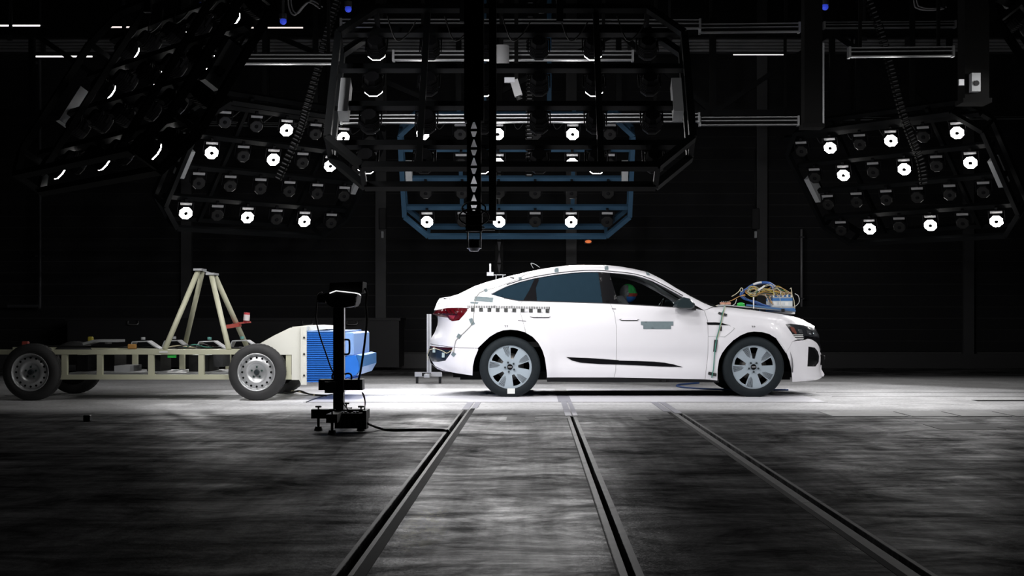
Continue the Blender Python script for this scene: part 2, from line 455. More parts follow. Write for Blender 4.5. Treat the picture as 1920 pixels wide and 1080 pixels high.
def panel(key, desc, label, c, yaw, tilt, rear, lit, off, frm, power=1.0, cone=None, turn=1.0, drop=0.0):
    U = Vector((math.cos(yaw), math.sin(yaw), 0))
    h = Vector((math.sin(yaw), -math.cos(yaw), 0)) * (1 if rear else -1)
    Nn = h*math.cos(tilt) - Vector((0,0,1))*math.sin(tilt)
    V = h*math.sin(tilt) + Vector((0,0,1))*math.cos(tilt)
    c = Vector(c)
    def q(u, v, n=0): return c + U*u + V*v + Nn*n
    root = thing('light_frame', label, 'light frame', q(0, -1.1, -.2))
    W_, H_, C_ = 1.78, 1.07, .36
    oct_ = [(-W_+C_,-H_),(W_-C_,-H_),(W_,-H_+C_),(W_,H_-C_),(W_-C_,H_),(-W_+C_,H_),(-W_,H_-C_),(-W_,-H_+C_)]
    for n_ in (-.06, -.36):
        for i in range(8):
            a = oct_[i]; b_ = oct_[(i+1) % 8]
            MB().bar(q(a[0],a[1],n_), q(b_[0],b_[1],n_), .07, .07, Nn).build('frame_bar', frm, root)
    for a in oct_:
        MB().bar(q(a[0],a[1],-.06), q(a[0],a[1],-.36), .05, .05, V).build('spacer', frm, root)
    for v in VS:
        vb = v+(.17 if rear else .14)
        MB().bar(q(-W_,vb,-.17), q(W_,vb,-.17), .07, .07, Nn).build('cross_bar', frm, root)
    for u in (-.88, .88):
        MB().bar(q(u,-H_,-.30), q(u,H_,-.30), .06, .06, Nn).build('upright', frm, root)
    for s in (-1, 1):
        MB().bar(q(s*(W_-.1),-.25,-.16), q(s*(W_-.1),.2,-.16), .10, .16, Nn).build('driver_box', GREYM, root)
        MB().bar(q(s*.5,H_-.2,-.36), Vector((q(s*.5,H_-.2,-.36).x, q(s*.5,H_-.2,-.36).y, ZC)), .07, .07).build('hanger', frm, root)
    for k in range(5):
        u = -1.3+k*.6
        MB().tube(spline([q(u,H_-.05,-.3), q(u+.1,H_-.32,-.22), q(u+.22,H_-.2,-.2), q(u+.3,H_-.1,-.28)], 5), .008, 5).build('cable_loop', CABLE, root)
    ay = yaw*turn; ft = tilt-drop                            # the fixtures are turned on their yokes towards the lane
    Uf = Vector((math.cos(ay), math.sin(ay), 0))
    hf = Vector((math.sin(ay), -math.cos(ay), 0)) * (1 if rear else -1)
    Nf = hf*math.cos(ft) - Vector((0,0,1))*math.sin(ft); Vf = hf*math.sin(ft) + Vector((0,0,1))*math.cos(ft)
    sg = 1 if rear else -1
    Mx = Matrix(((sg*Uf.x, -Nf.x, Vf.x, 0), (sg*Uf.y, -Nf.y, Vf.y, 0), (0, -Nf.z, Vf.z, 0), (0,0,0,1)))
    for r in range(4):
        for k in range(6):
            if (r, k) in off: continue
            on = (r, k) in lit
            pos = q((k-2.5)*DU, VS[r])
            e = thing('led_floodlight', ('lit' if on else 'unlit')+' LED floodlight, '+COLN[k]+' from left in '+ROWN[r]+' row of '+desc, 'floodlight', pos, 'floodlights of '+desc)
            M = Matrix.Translation(pos) @ Mx
            e.matrix_world = M
            for nm, me, m_ in FP:
                o = bpy.data.objects.new(nm, (led_on if on else led_off) if nm == 'led_ring' else me)
                COL.objects.link(o); o.parent = e
            if on:
                ld = bpy.data.lights.new('beam', 'SPOT')
                ld.energy = LAMP_W*power; ld.spot_size = math.radians(cone or LAMP_CONE); ld.spot_blend = LAMP_BLEND if rear else .45
                ld.shadow_soft_size = .06; ld.color = (1.0, .985, .985)
                lo = bpy.data.objects.new('beam', ld); COL.objects.link(lo)
                lo.parent = e
                lo.location = (0, -.11, 0); lo.rotation_euler = (-math.pi/2, 0, 0)
    return root
lit024 = {(r,k) for r in (0,1,3) for k in (0,2,4)}
lit135 = {(r,k) for r in (0,1,3) for k in (1,3,5)}
panel('rc', 'blue rear centre frame', 'blue light frame hanging behind the car roof, chamfered corners', (-.273,22.03,3.103), .0, .598, True, lit024, set(), FRBL, 1.3, drop=.08)
panel('rl', 'left rear frame', 'dark light frame facing us above the blue barrier trolley', (-3.837,21.575,3.104), .882, .623, True, lit024-{(0,0)}, set(), FRB, 1.1, 42, turn=.5, drop=.10)
panel('rr', 'right rear frame', 'dark tilted light frame facing us at right beyond the car', (5.447,21.47,2.956), -.896, .671, True, lit135, set(), FRB, .7, turn=.5, drop=.08)
panel('nc', 'near centre frame', 'dark light frame seen from behind, crossed by the camera mast', (-.237,14.548,3.091), .0, .592, False, lit024, set(), FRB, .35, 104)
panel('nl', 'near left frame', 'dark light frame seen edge-on from behind at upper left', (-3.742,14.048,3.138), -.878, .549, False, lit024, set(), FRB, .30, 100)
panel('nr', 'near right frame', 'dark light frame mostly cut off by the upper right corner', (5.70,14.4,3.08), .878, .56, False, lit024, set(), FRB, .30, 84)

# ------------------------------------------------------------------ overhead gear
def profile_rail(a, b_, label, hgt=.13, ends=True):
    """aluminium T-slot rail lying along x"""
    a = Vector(a); b_ = Vector(b_)
    t = thing('gantry_rail', label, 'rail', (a+b_)/2, 'aluminium gantry rails')
    n = 3
    for k, z in enumerate((-.42, 0.05, .42)):
        o = Vector((0,0,z*hgt))
        MB().bar(a+o, b_+o, .10, hgt*.11).build('flange', ALU, t)
    o = Vector((0,.02,0))
    MB().bar(a+o, b_+o, .05, hgt*.8).build('web', MATTE, t)
    if ends:
        for p in (a, b_): MB().cbox(p, (.03,.12,hgt*1.1)).build('end_plate', ALU, t)
    for f_ in (.12, .88):
        p = a.lerp(b_, f_); MB().bar(p+Vector((0,.08,hgt*.3)), (p.x,p.y+.08,ZC), .04).build('hanger', MATTE, t)
    return t
profile_rail(at(640,45,19.5), at(1312,46,19.5), 'top aluminium rail running behind the near centre light frame')
profile_rail(at(1312,54,19.6), at(1498,52,19.6), 'short top aluminium rail ending at the black post right of centre')
profile_rail(at(455,112,18.5), at(636,112,18.5), 'short aluminium rail left of the near centre light frame')
profile_rail(at(738,105,18.5), at(1186,105,18.5), 'long bright aluminium rail behind the mast at mid height')
profile_rail(at(1592,99,18.5), at(1786,97,18.5), 'short aluminium rail at upper right over the coiled cable carrier')
profile_rail(at(640,224,20.5), at(1310,221,20.5), 'lower aluminium rail just above the blue light frame')
profile_rail(at(1312,228,20.6), at(1496,227,20.6), 'lower aluminium rail ending at the black post right of centre')
profile_rail(at(1545,48,21.5), at(1790,46,21.5), 'dim aluminium rail at the top right edge', .10)
profile_rail(at(1545,222,24.4), at(2000,219,24.4), 'dim aluminium rail just above the right light frame', .07)
profile_rail(at(380,232,24.4), at(640,236,24.4), 'dim aluminium rail above the left rear light frame', .07)
# ribbed duct crossing the whole hall
t = thing('ribbed_duct', 'ribbed grey duct crossing the whole hall near the top', 'duct', at(960,85,25.5))
for k in range(4):
    z = at(960, 76+6*k, 25.5).z
    MB().cyl((X0+.1,25.5,z), (X1-.1,25.5,z), .032, n=10).build('duct_rib', mat('duct_grey', (.20,.20,.21), .5, .2, var=.15), t)
MB().box((X0+.1,25.52,at(0,100,25.5).z), (X1-.1,25.6,at(0,70,25.5).z)).build('duct_back', DARKG, t)
for px in (82, 590, 1180, 1337, 1700): MB().cbox(at(px,85,25.45), (.06,.12,.30)).build('duct_clamp', DARKG, t)
for px in (20, 232, 1255, 1620):
    a = at(px,74,25.5); d = thing('hanger_rod', 'thin grey rod holding up the ribbed duct, '+{20:'leftmost',232:'second from left',1255:'right of the near centre frame',1620:'rightmost'}[px], 'rod', a, 'duct hanger rods')
    MB().bar(a, (a.x,a.y,ZC), .05).build('rod', DARKG, d); MB().cbox(a, (.09,.09,.06)).build('nut', DARKG, d)
TUBE = mat('fluorescent_lit', (1.0,.97,.95), .4, emit=1.6)
TUBE2 = mat('fluorescent_warm', (1.0,.90,.86), .4, emit=1.0)
for a, b_, y, m_, lab in ((-30,75,48,TUBE,'thin lit fluorescent tube at the upper left edge'), (60,173,106,TUBE,'thin lit fluorescent tube below the duct at left'), (198,276,51,TUBE2,'dim pinkish tube above the duct behind the near left frame'),
                     (450,568,52,TUBE2,'dim pinkish tube left of the near centre frame'), (1375,1470,102,TUBE,'thin lit fluorescent tube right of the near centre frame')):
    Y = 26.2; p = at(a,y,Y); q = at(b_,y,Y)
    t = thing('fluorescent_tube', lab, 'lamp', (p+q)/2, 'fluorescent tubes on the rear wall')
    MB().cyl(p, q, .014, n=8).build('tube', m_, t)
    MB().box((p.x-.04,Y-.02,p.z+.015), (q.x+.04,Y+.08,p.z+.06)).build('batten', DARKG, t)
    for s in (p, q): MB().bar(s+Vector((0,.05,.05)), s+Vector((0,.75,.05)), .03).build('wall_bracket', DARKG, t)

# trusses and posts
def bars(name, label, cat, loc, segs, m=FRB, part='member'):
    t = thing(name, label, cat, loc)
    for a, b_, wd in segs: MB().bar(a, b_, wd).build(part, m, t)
    return t
Y = 23.5
bars('roof_truss', 'black lattice truss across the hall behind the light frames', 'truss', at(960,100,Y),
     [(at(-100,60,Y), at(2050,60,Y), .1), (at(-100,212,Y), at(2050,212,Y), .1)] +
     [(at(x,60,Y), at(x,212,Y), .09) for x in (60,280,500,860,1160,1337,1560,1780)] +
     [(at(a,60,Y), at(b_,212,Y), .08) for a, b_ in ((60,280),(500,280),(500,860),(1160,860),(1160,1337),(1560,1337),(1560,1780),(2000,1780))])
for px, wd, Y, yb, lab in ((1522,.22,17.5,236,'thick black post hanging at right of the gantry rails'), (1825,.28,16.5,190,'thick black post hanging at the upper right'), (715,.06,24,0,'')):
    if not lab: continue
    t = thing('hanging_post', lab, 'post', at(px,yb,Y))
    p = at(px,yb,Y)
    MB().box((p.x-wd/2,p.y-wd/2,p.z), (p.x+wd/2,p.y+wd/2,ZC)).build('post', MATTE, t)
    MB().cbox(p+Vector((0,0,-.01)), (wd+.05,wd+.05,.05)).build('foot_plate', MATTE, t)
    if px == 1522: MB().box((p.x+wd/2,p.y-wd/2-.01,p.z), (p.x+wd/2+.02,p.y-wd/2+.01,p.z+1.0)).build('cable_strip', GREYM, t)
    if px == 1825:
        a = at(1803,148,16.4); MB().box((a.x-.06,16.3,a.z-.09), (a.x+.0,16.34,a.z-.02)).build('camera_bracket', ALU, t)
        a = at(1823,157,16.4); MB().box((a.x-.05,16.25,a.z-.11), (a.x+.05,16.4,a.z+.10)).build('camera_box', GREYM, t)
        MB().cyl((a.x,16.25,a.z-.02),(a.x,16.23,a.z-.02),.03).build('lens', BLACK, t)
# cable carriers (chains of links)
def carrier(pts, label):
    path = spline(pts, 40); t = thing('cable_carrier', label, 'cable carrier', pts[-1])
    acc = 0; last = path[0]; n = 0
    me = MB().cbox((0,0,0), (.11,.09,.035), .008).mesh('link'); me.materials.append(MATTE)
    m2 = MB().cbox((0,-.048,0), (.07,.006,.016)).mesh('link_pin'); m2.materials.append(mat('link_pin_grey', (.07,.07,.074), .5))
    for i in range(1, len(path)):
        d = path[i]-path[i-1]; acc += d.length
        if acc >= .052:
            acc = 0
            an = math.atan2(d.x, -d.z)
            for mm, nm in ((me,'link'), (m2,'link_pin')):
                o = bpy.data.objects.new(nm, mm); COL.objects.link(o); o.parent = t
                o.location = path[i]-Vector(pts[-1]); o.rotation_euler = (0, -an, 0)
carrier([at(640,-20,20), at(618,45,20), at(598,120,20), at(575,200,20), at(560,250,20.3), at(520,338,20.5)], 'dangling black cable carrier above the left rear light frame')
carrier([at(1620,-20,20), at(1648,50,20), at(1668,120,20), at(1695,220,20), at(1725,300,20.3), at(1732,345,20.4)], 'dangling black cable carrier above the right rear light frame')
carrier([at(995,-40,20.8), at(994,60,20.8), at(993,200,20.8), at(992,330,20.8)], 'vertical black cable carrier behind the near centre frame')
# small blue signal lamps
BLUE = mat('blue_signal_lens', (0.05,0.10,1.0), .3, emit=.35)
for px, py, lab in ((380,10,'tiny blue signal lamp above the near left frame'), (531,40,'tiny blue signal lamp between left frames'), (653,17,'tiny blue signal lamp at the near centre frame corner'), (1547,13,'tiny blue signal lamp beside the black post')):
    c = at(px,py,19); t = thing('signal_lamp', lab, 'lamp', c, 'blue signal lamps')
    MB().ball(c, .045).build('lens', BLUE, t); MB().cyl(c+Vector((0,0,.03)), c+Vector((0,0,.10)), .05).build('base', DARKG, t)
    MB().bar(c+Vector((0,0,.10)), (c.x,c.y,ZC), .03).build('rod', DARKG, t)
c = at(1103,453,26.7); t = thing('beacon', 'small orange lamp glowing on the rear wall above the car', 'lamp', c)
MB().ball(c, (.06,.04,.03)).build('lens', mat('orange_lens', (1.0,.25,.08), .4, emit=.6), t); MB().cbox(c+Vector((0,.1,0)), (.16,.16,.09), .01).build('housing', DARKG, t)
for px in (717, 1417):
    c = at(px,440,26.85); t = thing('wall_switch', 'small pale switch on the '+('left' if px < 1000 else 'right')+' wall column', 'switch', c)
    MB().cbox(c, (.05,.05,.13), .008).build('plate', GREYM, t); MB().cbox(c+Vector((0,.03,.3)), (.14,.06,.4), .01).build('box', BLACK, t); MB().tube([c+Vector((0,.05,.5)), c+Vector((0,.05,1.6))], .015, 6).build('conduit', BLACK, t)

# camera mast in the middle and its twin beyond
TRI = mat('translucent_plate', (.7,.7,.72), .6)  # added so rear lamps brighten the mast openings from behind
nt = TRI.node_tree; bs = nt.nodes['Principled BSDF']
tr = nt.nodes.new('ShaderNodeBsdfTranslucent'); tr.inputs[0].default_value = (.95,.95,.96,1)
mxs = nt.nodes.new('ShaderNodeMixShader'); mxs.inputs[0].default_value = .9
nt.links.new(bs.outputs[0], mxs.inputs[1]); nt.links.new(tr.outputs[0], mxs.inputs[2]); nt.links.new(mxs.outputs[0], nt.nodes['Material Output'].inputs[0])
def mast(Y, px, s, pyb, label, cam_on):
    c = at(px, pyb, Y); t = thing('camera_mast', label, 'mast', c)
    u = Y/F
    top = at(px, 228, Y).z if cam_on else c.z+2.2
    wd = .13
    if cam_on:
        MB().box((c.x-.09,Y-.08,top), (c.x+.09,Y+.08,ZC)).build('upper_box', MATTE, t)
        MB().box((c.x+.13,Y+.25,at(px,410,Y).z), (c.x+.20,Y+.33,ZC)).build('guide_column', MATTE, t)
    zt, zb_ = top, at(px, 400, Y).z if cam_on else c.z
    # lattice beam: two plates with triangular openings between flanges, translucent plate added behind to brighten them
    for sx in (-1, 1):
        MB().box((c.x+sx*wd/2-.012 if sx > 0 else c.x-wd/2,Y-.06,zb_), (c.x+wd/2 if sx > 0 else c.x-wd/2+.012,Y+.06,zt)).build('flange', MATTE, t)
    n = 5 if cam_on else 6; pit = (zt-zb_)/n
    for k in range(n):
        z0 = zb_+k*pit
        MB().bar((c.x,Y-.05,z0), (c.x,Y-.05,z0+.02), .11, .03).build('rung', MATTE, t)
        zc = z0+pit/2
        for sx in (-1, 1):
            for sz in (-1, 1):
                e = wd/2-.012
                MB().prism([(c.x+sx*e, zc), (c.x+sx*.035*0+sx*.03, zc+.012*sz), (c.x+sx*.004, zc+sz*pit*.5), (c.x+sx*e, zc+sz*pit*.5)][::1], Y-.06, Y-.045).build('gusset', MATTE, t)
        MB().box((c.x-.05,Y-.06,zc-.012), (c.x+.05,Y-.045,zc+.012)).build('rung', MATTE, t)
    MB().box((c.x-wd/2+.013,Y+.03,zb_), (c.x+wd/2-.013,Y+.04,zt)).build('added_backlit_plate', TRI, t)
    if cam_on:
        zc = at(px,432,Y).z
        MB().box((c.x-.075,Y-.07,zc-.01), (c.x+.075,Y+.07,zb_)).build('carriage', MATTE, t)
        for sx in (-1, 1):
            MB().box((c.x+sx*.060-.006,Y-.05,at(px,466,Y).z), (c.x+sx*.060+.006,Y+.05,zc)).build('side_plate', ALU, t)
        z1, z0 = at(px,449,Y).z, at(px,465,Y).z
        MB().cbox((c.x,Y,(z0+z1)/2), (.10,.12,z1-z0), .006).build('camera_body', BLACK, t)
        MB().lathe([(0,0),(.06,0)], (c.x,Y,z0), 4) 
        MB().cyl((c.x,Y,z0), (c.x,Y,z0-.03), .06, .04, 20).build('lens', mat('lens_glass', (.35,.36,.42), .15, .5), t)
        MB().box((c.x-.08,Y-.06,zc+.02), (c.x+.10,Y-.05,zc+.035)).build('clamp_strip', ALU, t)
        MB().bar(at(903,430,Y), at(928,430,Y), .015).build('stay', ALU, t)
        for r_, dz in ((.14,.02), (.11,.10)):
            MB().tube([c+Vector((math.cos(a)*r_, -.07, at(px,412,Y).z-c.z+dz+math.sin(a)*r_*.55)) for a in [2*math.pi*k/20 for k in range(20)]], .008, 6, True).build('cable_loop', CABLE, t)
    else:
        MB().box((c.x-.2,Y-.05,c.z-.02), (c.x-.09,Y,c.z+.04)).build('bracket', ALU, t)
        MB().box((c.x-.16,Y-.05,c.z+.04), (c.x-.13,Y,c.z+.18)).build('rod', ALU, t)
        MB().box((c.x-.08,Y-.08,c.z-.01), (c.x+.11,Y+.08,c.z)).build('foot_plate', ALU, t)
        for sx in (-.05, .06): MB().box((c.x+sx-.006,Y-.05,c.z-.35), (c.x+sx+.006,Y-.03,c.z)).build('leg', ALU, t)
        MB().box((c.x-.05,Y-.05,zt), (c.x+.05,Y+.05,ZC)).build('upper_box', MATTE, t)
mast(13.25, 889, 1, 472, 'black lattice camera mast hanging in front of the near centre frame', True)
mast(23.2, 936, 1, 515, 'dim second camera mast hanging behind the car roof', False)

# inspection cameras and dangling leads under the roof
for (px, py, Y, lab, up) in ((940,104,18.0,'pale cylindrical camera hanging right of the mast top',1), (968,158,18.1,'small pale camera on an angle bracket behind the near centre frame',0)):
    c = at(px,py,Y); t = thing('inspection_camera', lab, 'camera', c, 'cameras hung under the roof')
    if up:
        MB().cyl(c+Vector((0,0,-.13)), c+Vector((0,0,.12)), .10, n=20).build('body', mat('camera_shell', (.30,.30,.31), .5, var=.1), t)
        MB().cyl(c+Vector((0,0,-.15)), c+Vector((0,0,-.13)), .105, n=20).build('trim_ring', ALU, t)
    else:
        MB().box((c.x-.15,Y-.05,c.z+.02), (c.x-.02,Y+.02,c.z+.08)).build('bracket', mat('bracket_pale', (.45,.46,.50), .5), t)
        MB().bar(c+Vector((-.03,0,.05)), c+Vector((.03,0,-.15)), .10, .09, (0,1,0)).build('body', mat('camera_shell', (0,0,0)), t)
        MB().cyl(c+Vector((.03,0,-.15)), c+Vector((.045,0,-.19)), .035, n=14).build('lens', BLACK, t)
    MB().bar(c+Vector((0,.03,.08)), (c.x,c.y+.03,ZC), .05).build('drop_pipe', MATTE, t)
LEAD = mat('grey_lead', (.16,.16,.165), .5)
for pts, lab in (([(538,-60),(541,10),(552,28),(566,14),(580,4),(600,16)], 'looped grey lead hanging above the left rear light frame'), ([(1035,-60),(1044,0),(1040,14),(1030,22),(1010,24)], 'pair of grey leads curving down above the near centre frame'), ([(1710,-60),(1714,4),(1722,16),(1745,19),(1770,16)], 'looped dark lead hanging at the upper right')):
    t = thing('hanging_lead', lab, 'cable', at(pts[-1][0],pts[-1][1],19.2), 'leads hanging from the roof')
    MB().tube(spline([at(a,b_,19.2) for a, b_ in pts], 6), .012, 6).build('lead', LEAD, t)
    MB().tube(spline([at(a+5,b_-3,19.25) for a, b_ in pts], 6), .010, 6).build('lead', LEAD, t)
    e = at(pts[-1][0],pts[-1][1],19.2); MB().bar(e, (e.x,e.y,ZC), .03).build('drop_pipe', MATTE, t)
t = thing('downpipe', 'thin pale downpipe on the rear wall beyond the front of the car', 'pipe', at(1503,560,26.8))
MB().tube([at(1503,430,26.8), at(1503,575,26.8)], .022, 8).build('pipe', mat('pipe_pale', (.16,.16,.165), .5), t)
for y in (445, 560): MB().cbox(at(1503,y,26.84), (.08,.14,.03)).build('clip', DARKG, t)

# ------------------------------------------------------------------ the car
YC = 17.95
AXR, AXF, WZ, WR = -0.293, 2.624, 0.362, 0.367
SIL_TOP = [(820,566),(824,559),(844,556),(860.5,551),(887,537.7),(914,528),(941,520.8),(968,514.5),(1003,507),(1030,502),(1059,498.5),(1089,497),(1137,497),(1160,499),(1187,503.6),(1213.7,510),(1240.5,523),(1267,539.6),(1294,555),(1321,569),(1337,575),(1358.7,575.5),(1375,577),(1412,581.5),(1455,587.4),(1487.6,593),(1509,601),(1528,611.6)]
def _pt(px, py, Y): return ((px-VX)/F*Y, CH-(py-VY)/F*Y)
_t = [_pt(a, b_, YC-.62) for a, b_ in SIL_TOP]
TX = np.array([p[0] for p in _t]); TZ = np.array([p[1] for p in _t])
_n = [_pt(a, b_, YC-.25) for a, b_ in [(1545,712),(1545,703),(1541,692),(1542.6,673),(1540.5,654),(1539,636),(1535,620),(1530,612),(1512,601)]]
NZ = np.array([p[1] for p in _n]); NX = np.array([p[0] for p in _n])
_r = [_pt(a, b_, YC-.25) for a, b_ in [(830,700),(806,682),(802,668),(805,645),(806.5,636),(815,623),(820,609),(819,595),(811,588.5),(813.6,582),(820,567),(824,559)]]
RZ = np.array([p[1] for p in _r]); RX = np.array([p[0] for p in _r])
def ztop(x): return np.interp(x, TX, TZ)
def xnose(z): return np.interp(z, NZ, NX)
def xtail(z): return np.interp(z, RZ, RX)
def zbelt(x): return np.where(x > -.19, 1.155-.04*(x+.19), 1.155+.25*(-.19-x))
def sstep(a, b_, x):
    t = np.clip((x-a)/(b_-a), 0, 1); return t*t*(3-2*t)
def Wf(x, z):
    """half width of the car at length x and height z"""
    x = np.asarray(x, float); z = np.asarray(z, float)
    low = np.interp(z, [.15,.22,.32,.42,.52,.62,.74,.86,.98,1.06], [.86,.895,.920,.928,.938,.952,.962,.967,.955,.945])
    zb = zbelt(x)
    T = np.where(z <= zb, np.where(z < 1.06, low, .945-.30*(z-1.06)), .945-.30*(zb-1.06)-.40*(z-zb))
    # lower door hollow between the wheels
    mid = sstep(.1,.5,x)*(1-sstep(1.9,2.25,x))
    T = T - .018*mid*np.exp(-((z-.47)/.09)**2)
    # flared arches
    for ax in (AXR, AXF):
        d = np.hypot(x-ax, z-WZ)
        T = T + .022*(1-sstep(.50,.56,d))
    # shoulder blisters over the wheels
    for ax in (AXR, AXF):
        T = T + .010*np.exp(-((x-ax)/.45)**2)*np.exp(-((z-.93)/.07)**2)
    s = np.clip(ztop(x)-z, 0, None); s0 = .085
    k = np.clip((s0-s)/s0, 0, 1)
    hood = sstep(1.9,2.3,x)
    T = T - (.17+.03*hood)*(1-np.sqrt(np.clip(1-k*k, 0, 1)))
    t = np.clip((x-2.70)/(xnose(z)-2.70), 0, .985)
    T = T*(1-t**2.8)**.5
    t = np.clip((-.55-x)/(-.55-xtail(z)), 0, .985)
    T = T*(1-t**3.0)**.45
    return T
def side_xz(px, py, off=0.0):
    x, z = _pt(px, py, YC-.9)
    for _ in range(12):
        Y = YC-float(Wf(x, z))-off
        x, z = _pt(px, py, Y)
    return x, z
def densify(P, step):
    out = []
    for i in range(len(P)):
        a = np.array(P[i]); b_ = np.array(P[(i+1) % len(P)])
        n = max(1, int(np.ceil(np.hypot(*(b_-a))/step)))
        for k in range(n): out.append(a+(b_-a)*k/n)
    return np.array(out)
def inpoly(P, Q):
    x, y = Q[:,0], Q[:,1]; r = np.zeros(len(Q), bool); n = len(P)
    for i in range(n):
        x1, y1 = P[i]; x2, y2 = P[(i+1) % n]
        if y1 == y2: continue
        c = ((y1 > y) != (y2 > y)) & (x < (x2-x1)*(y-y1)/(y2-y1)+x1)
        r ^= c
    return r
def triangulate(loops, interior, step):
    """flat triangulation of loops[0] minus the rest with extra interior points"""
    V = []; E = []
    for L_ in loops:
        k = len(V); n = len(L_)
        V += [tuple(p) for p in L_]; E += [(k+i, k+(i+1) % n) for i in range(n)]
    B = np.array(V)
    if len(interior):
        I = np.array(interior); keep = inpoly(loops[0], I)
        for h in loops[1:]: keep &= ~inpoly(h, I)
        I = I[keep]
        if len(I):
            d = np.min(np.hypot(I[:,None,0]-B[None,:,0], I[:,None,1]-B[None,:,1]), axis=1)
            I = I[d > step*.45]
            V += [tuple(p) for p in I]
    r = delaunay_2d_cdt([Vector(p) for p in V], E, [], 0, 1e-6)
    vv = np.array([(p.x, p.y) for p in r[0]]); tt = [tuple(f) for f in r[2]]
    cen = np.array([vv[list(f)].mean(0) for f in tt])
    keep = inpoly(loops[0], cen)
    for h in loops[1:]: keep &= ~inpoly(h, cen)
    return vv, [f for f, k in zip(tt, keep) if k]
_tt = [.3,.45,.58,.68,.76,.83,.88,.92,.95,.97,.982]
def sample_points(lo, hi, step):
    xs = list(np.arange(lo[0], hi[0], step)); zs = list(np.arange(lo[1], hi[1], step))
    pts = [(x, z) for x in xs for z in zs]
    for z in zs:
        if hi[0] > 3.0: pts += [(2.70+(xnose(z)-2.70)*t, z) for t in _tt]
        if lo[0] < -.8: pts += [(-.55+(xtail(z)+.55)*t, z) for t in _tt]
    if step >= .03:
        for x in xs:
            for s in (.004,.012,.026,.045,.07,.1): pts.append((x, ztop(x)-s))
    return pts
def side_patch(name, px, m, parent, holes=(), off=0.0, thick=.02, step=.045, gap=.0018, side=-1, xz=None, label=None, smooth=True):
    """a body panel lying on the car's flank; its outline is surveyed in the photograph's frame"""
    P = [side_xz(a, b_, off) for a, b_ in px] if xz is None else xz
    L0 = densify(P, min(step, .03))
    area = np.sum(L0[:,0]*np.roll(L0[:,1],-1)-np.roll(L0[:,0],-1)*L0[:,1])
    if gap > 0:
        d = np.roll(L0,-1,0)-np.roll(L0,1,0); ln = np.hypot(d[:,0], d[:,1])+1e-9
        nrm = np.stack([-d[:,1]/ln, d[:,0]/ln], 1)*(1 if area > 0 else -1)
        L0 = L0+nrm*gap
    loops = [L0]
    for h in holes: loops.append(densify([side_xz(a, b_, off) for a, b_ in h], min(step, .03)))
    lo = L0.min(0); hi = L0.max(0)
    vv, tt = triangulate(loops, sample_points(lo, hi, step), min(step, .03))
    Wv = Wf(vv[:,0], vv[:,1])+off
    s = side
    vs = [(vv[i,0], YC+s*Wv[i], vv[i,1]) for i in range(len(vv))]
    fs = []
    for f in tt:
        a = vv[f[1]]-vv[f[0]]; b_ = vv[f[2]]-vv[f[0]]
        ccw = (a[0]*b_[1]-a[1]*b_[0]) > 0
        if (s < 0) != ccw: f = f[::-1]
        fs.append(f)
    mb = MB().add(vs, fs, smooth)
    if thick > 0:
        cnt = {}
        for f in fs:
            for i in range(3):
                e = (f[i], f[(i+1) % 3]); cnt[e] = 1
        for (a, b_) in list(cnt):
            if (b_, a) in cnt: continue
            pa, pb = Vector(vs[a]), Vector(vs[b_]); dn = Vector((0, -s*thick, 0))
            mb.add([pa, pb, pb+dn, pa+dn], [(1,0,3,2)])
    return mb.build(name, m, parent, label)
def both(name, px, m, parent, **k):
    a = side_patch(name, px, m, parent, side=-1, **k)
    b_ = side_patch(name, px, m, parent, side=1, **k)
    return a, b_
def on_side(px, py, off=.006, side=-1):
    x, z = side_xz(px, py, off); return Vector((x, YC+side*(float(Wf(x, z))+off), z))
def side_line(name, pts, r, m, parent, off=.004, sub=6, label=None):
    P = []
    for i in range(len(pts)-1):
        for k in range(sub):
            t = k/sub; P.append(on_side(pts[i][0]*(1-t)+pts[i+1][0]*t, pts[i][1]*(1-t)+pts[i+1][1]*t, off))
    P.append(on_side(pts[-1][0], pts[-1][1], off))
    return MB().tube(P, r, 6).build(name, m, parent, label)
def c1(L_): return [(780+a*.2685, 480+b_*.2685) for a, b_ in L_]
def c2(L_): return [(1160+a*.2685, 480+b_*.2685) for a, b_ in L_]

PAINT = mat('white_car_paint', (0.76,0.75,0.785), 0.34, coat=.5)
GLOSSB = mat('gloss_black_trim', (0.006,0.006,0.007), 0.12, spec=.12)
PRIV = mat('privacy_film_glass', (0.013,0.027,0.040), 0.55, var=.12, scale=14, spec=.0)
GLASS = glass_mat('clear_tinted_glass', (.62,.68,.68), .05)
TYRE = mat('tyre_rubber', (0.012,0.016,0.019), 0.7, var=.25, scale=25, bump=.15, spec=.15)
RIMM = mat('silver_rim', (0.40,0.47,0.53), 0.4, .35)
CABIN = mat('dark_cabin_trim', (0.02,0.02,0.021), 0.7)
GREYT = mat('grey_gaffer_tape', (0.14,0.185,0.20), 0.6, var=.12, scale=30)
REDL = mat('red_tail_lens', (0.075,0.003,0.006), 0.12, spec=.2)
DARKR = mat('dark_red_lens', (0.03,0.002,0.003), 0.2, spec=.2)
SEAL = mat('window_seal', (0.03,0.03,0.033), 0.5)
CHROME = mat('satin_window_trim', (0.62,0.62,0.66), 0.3, .6)

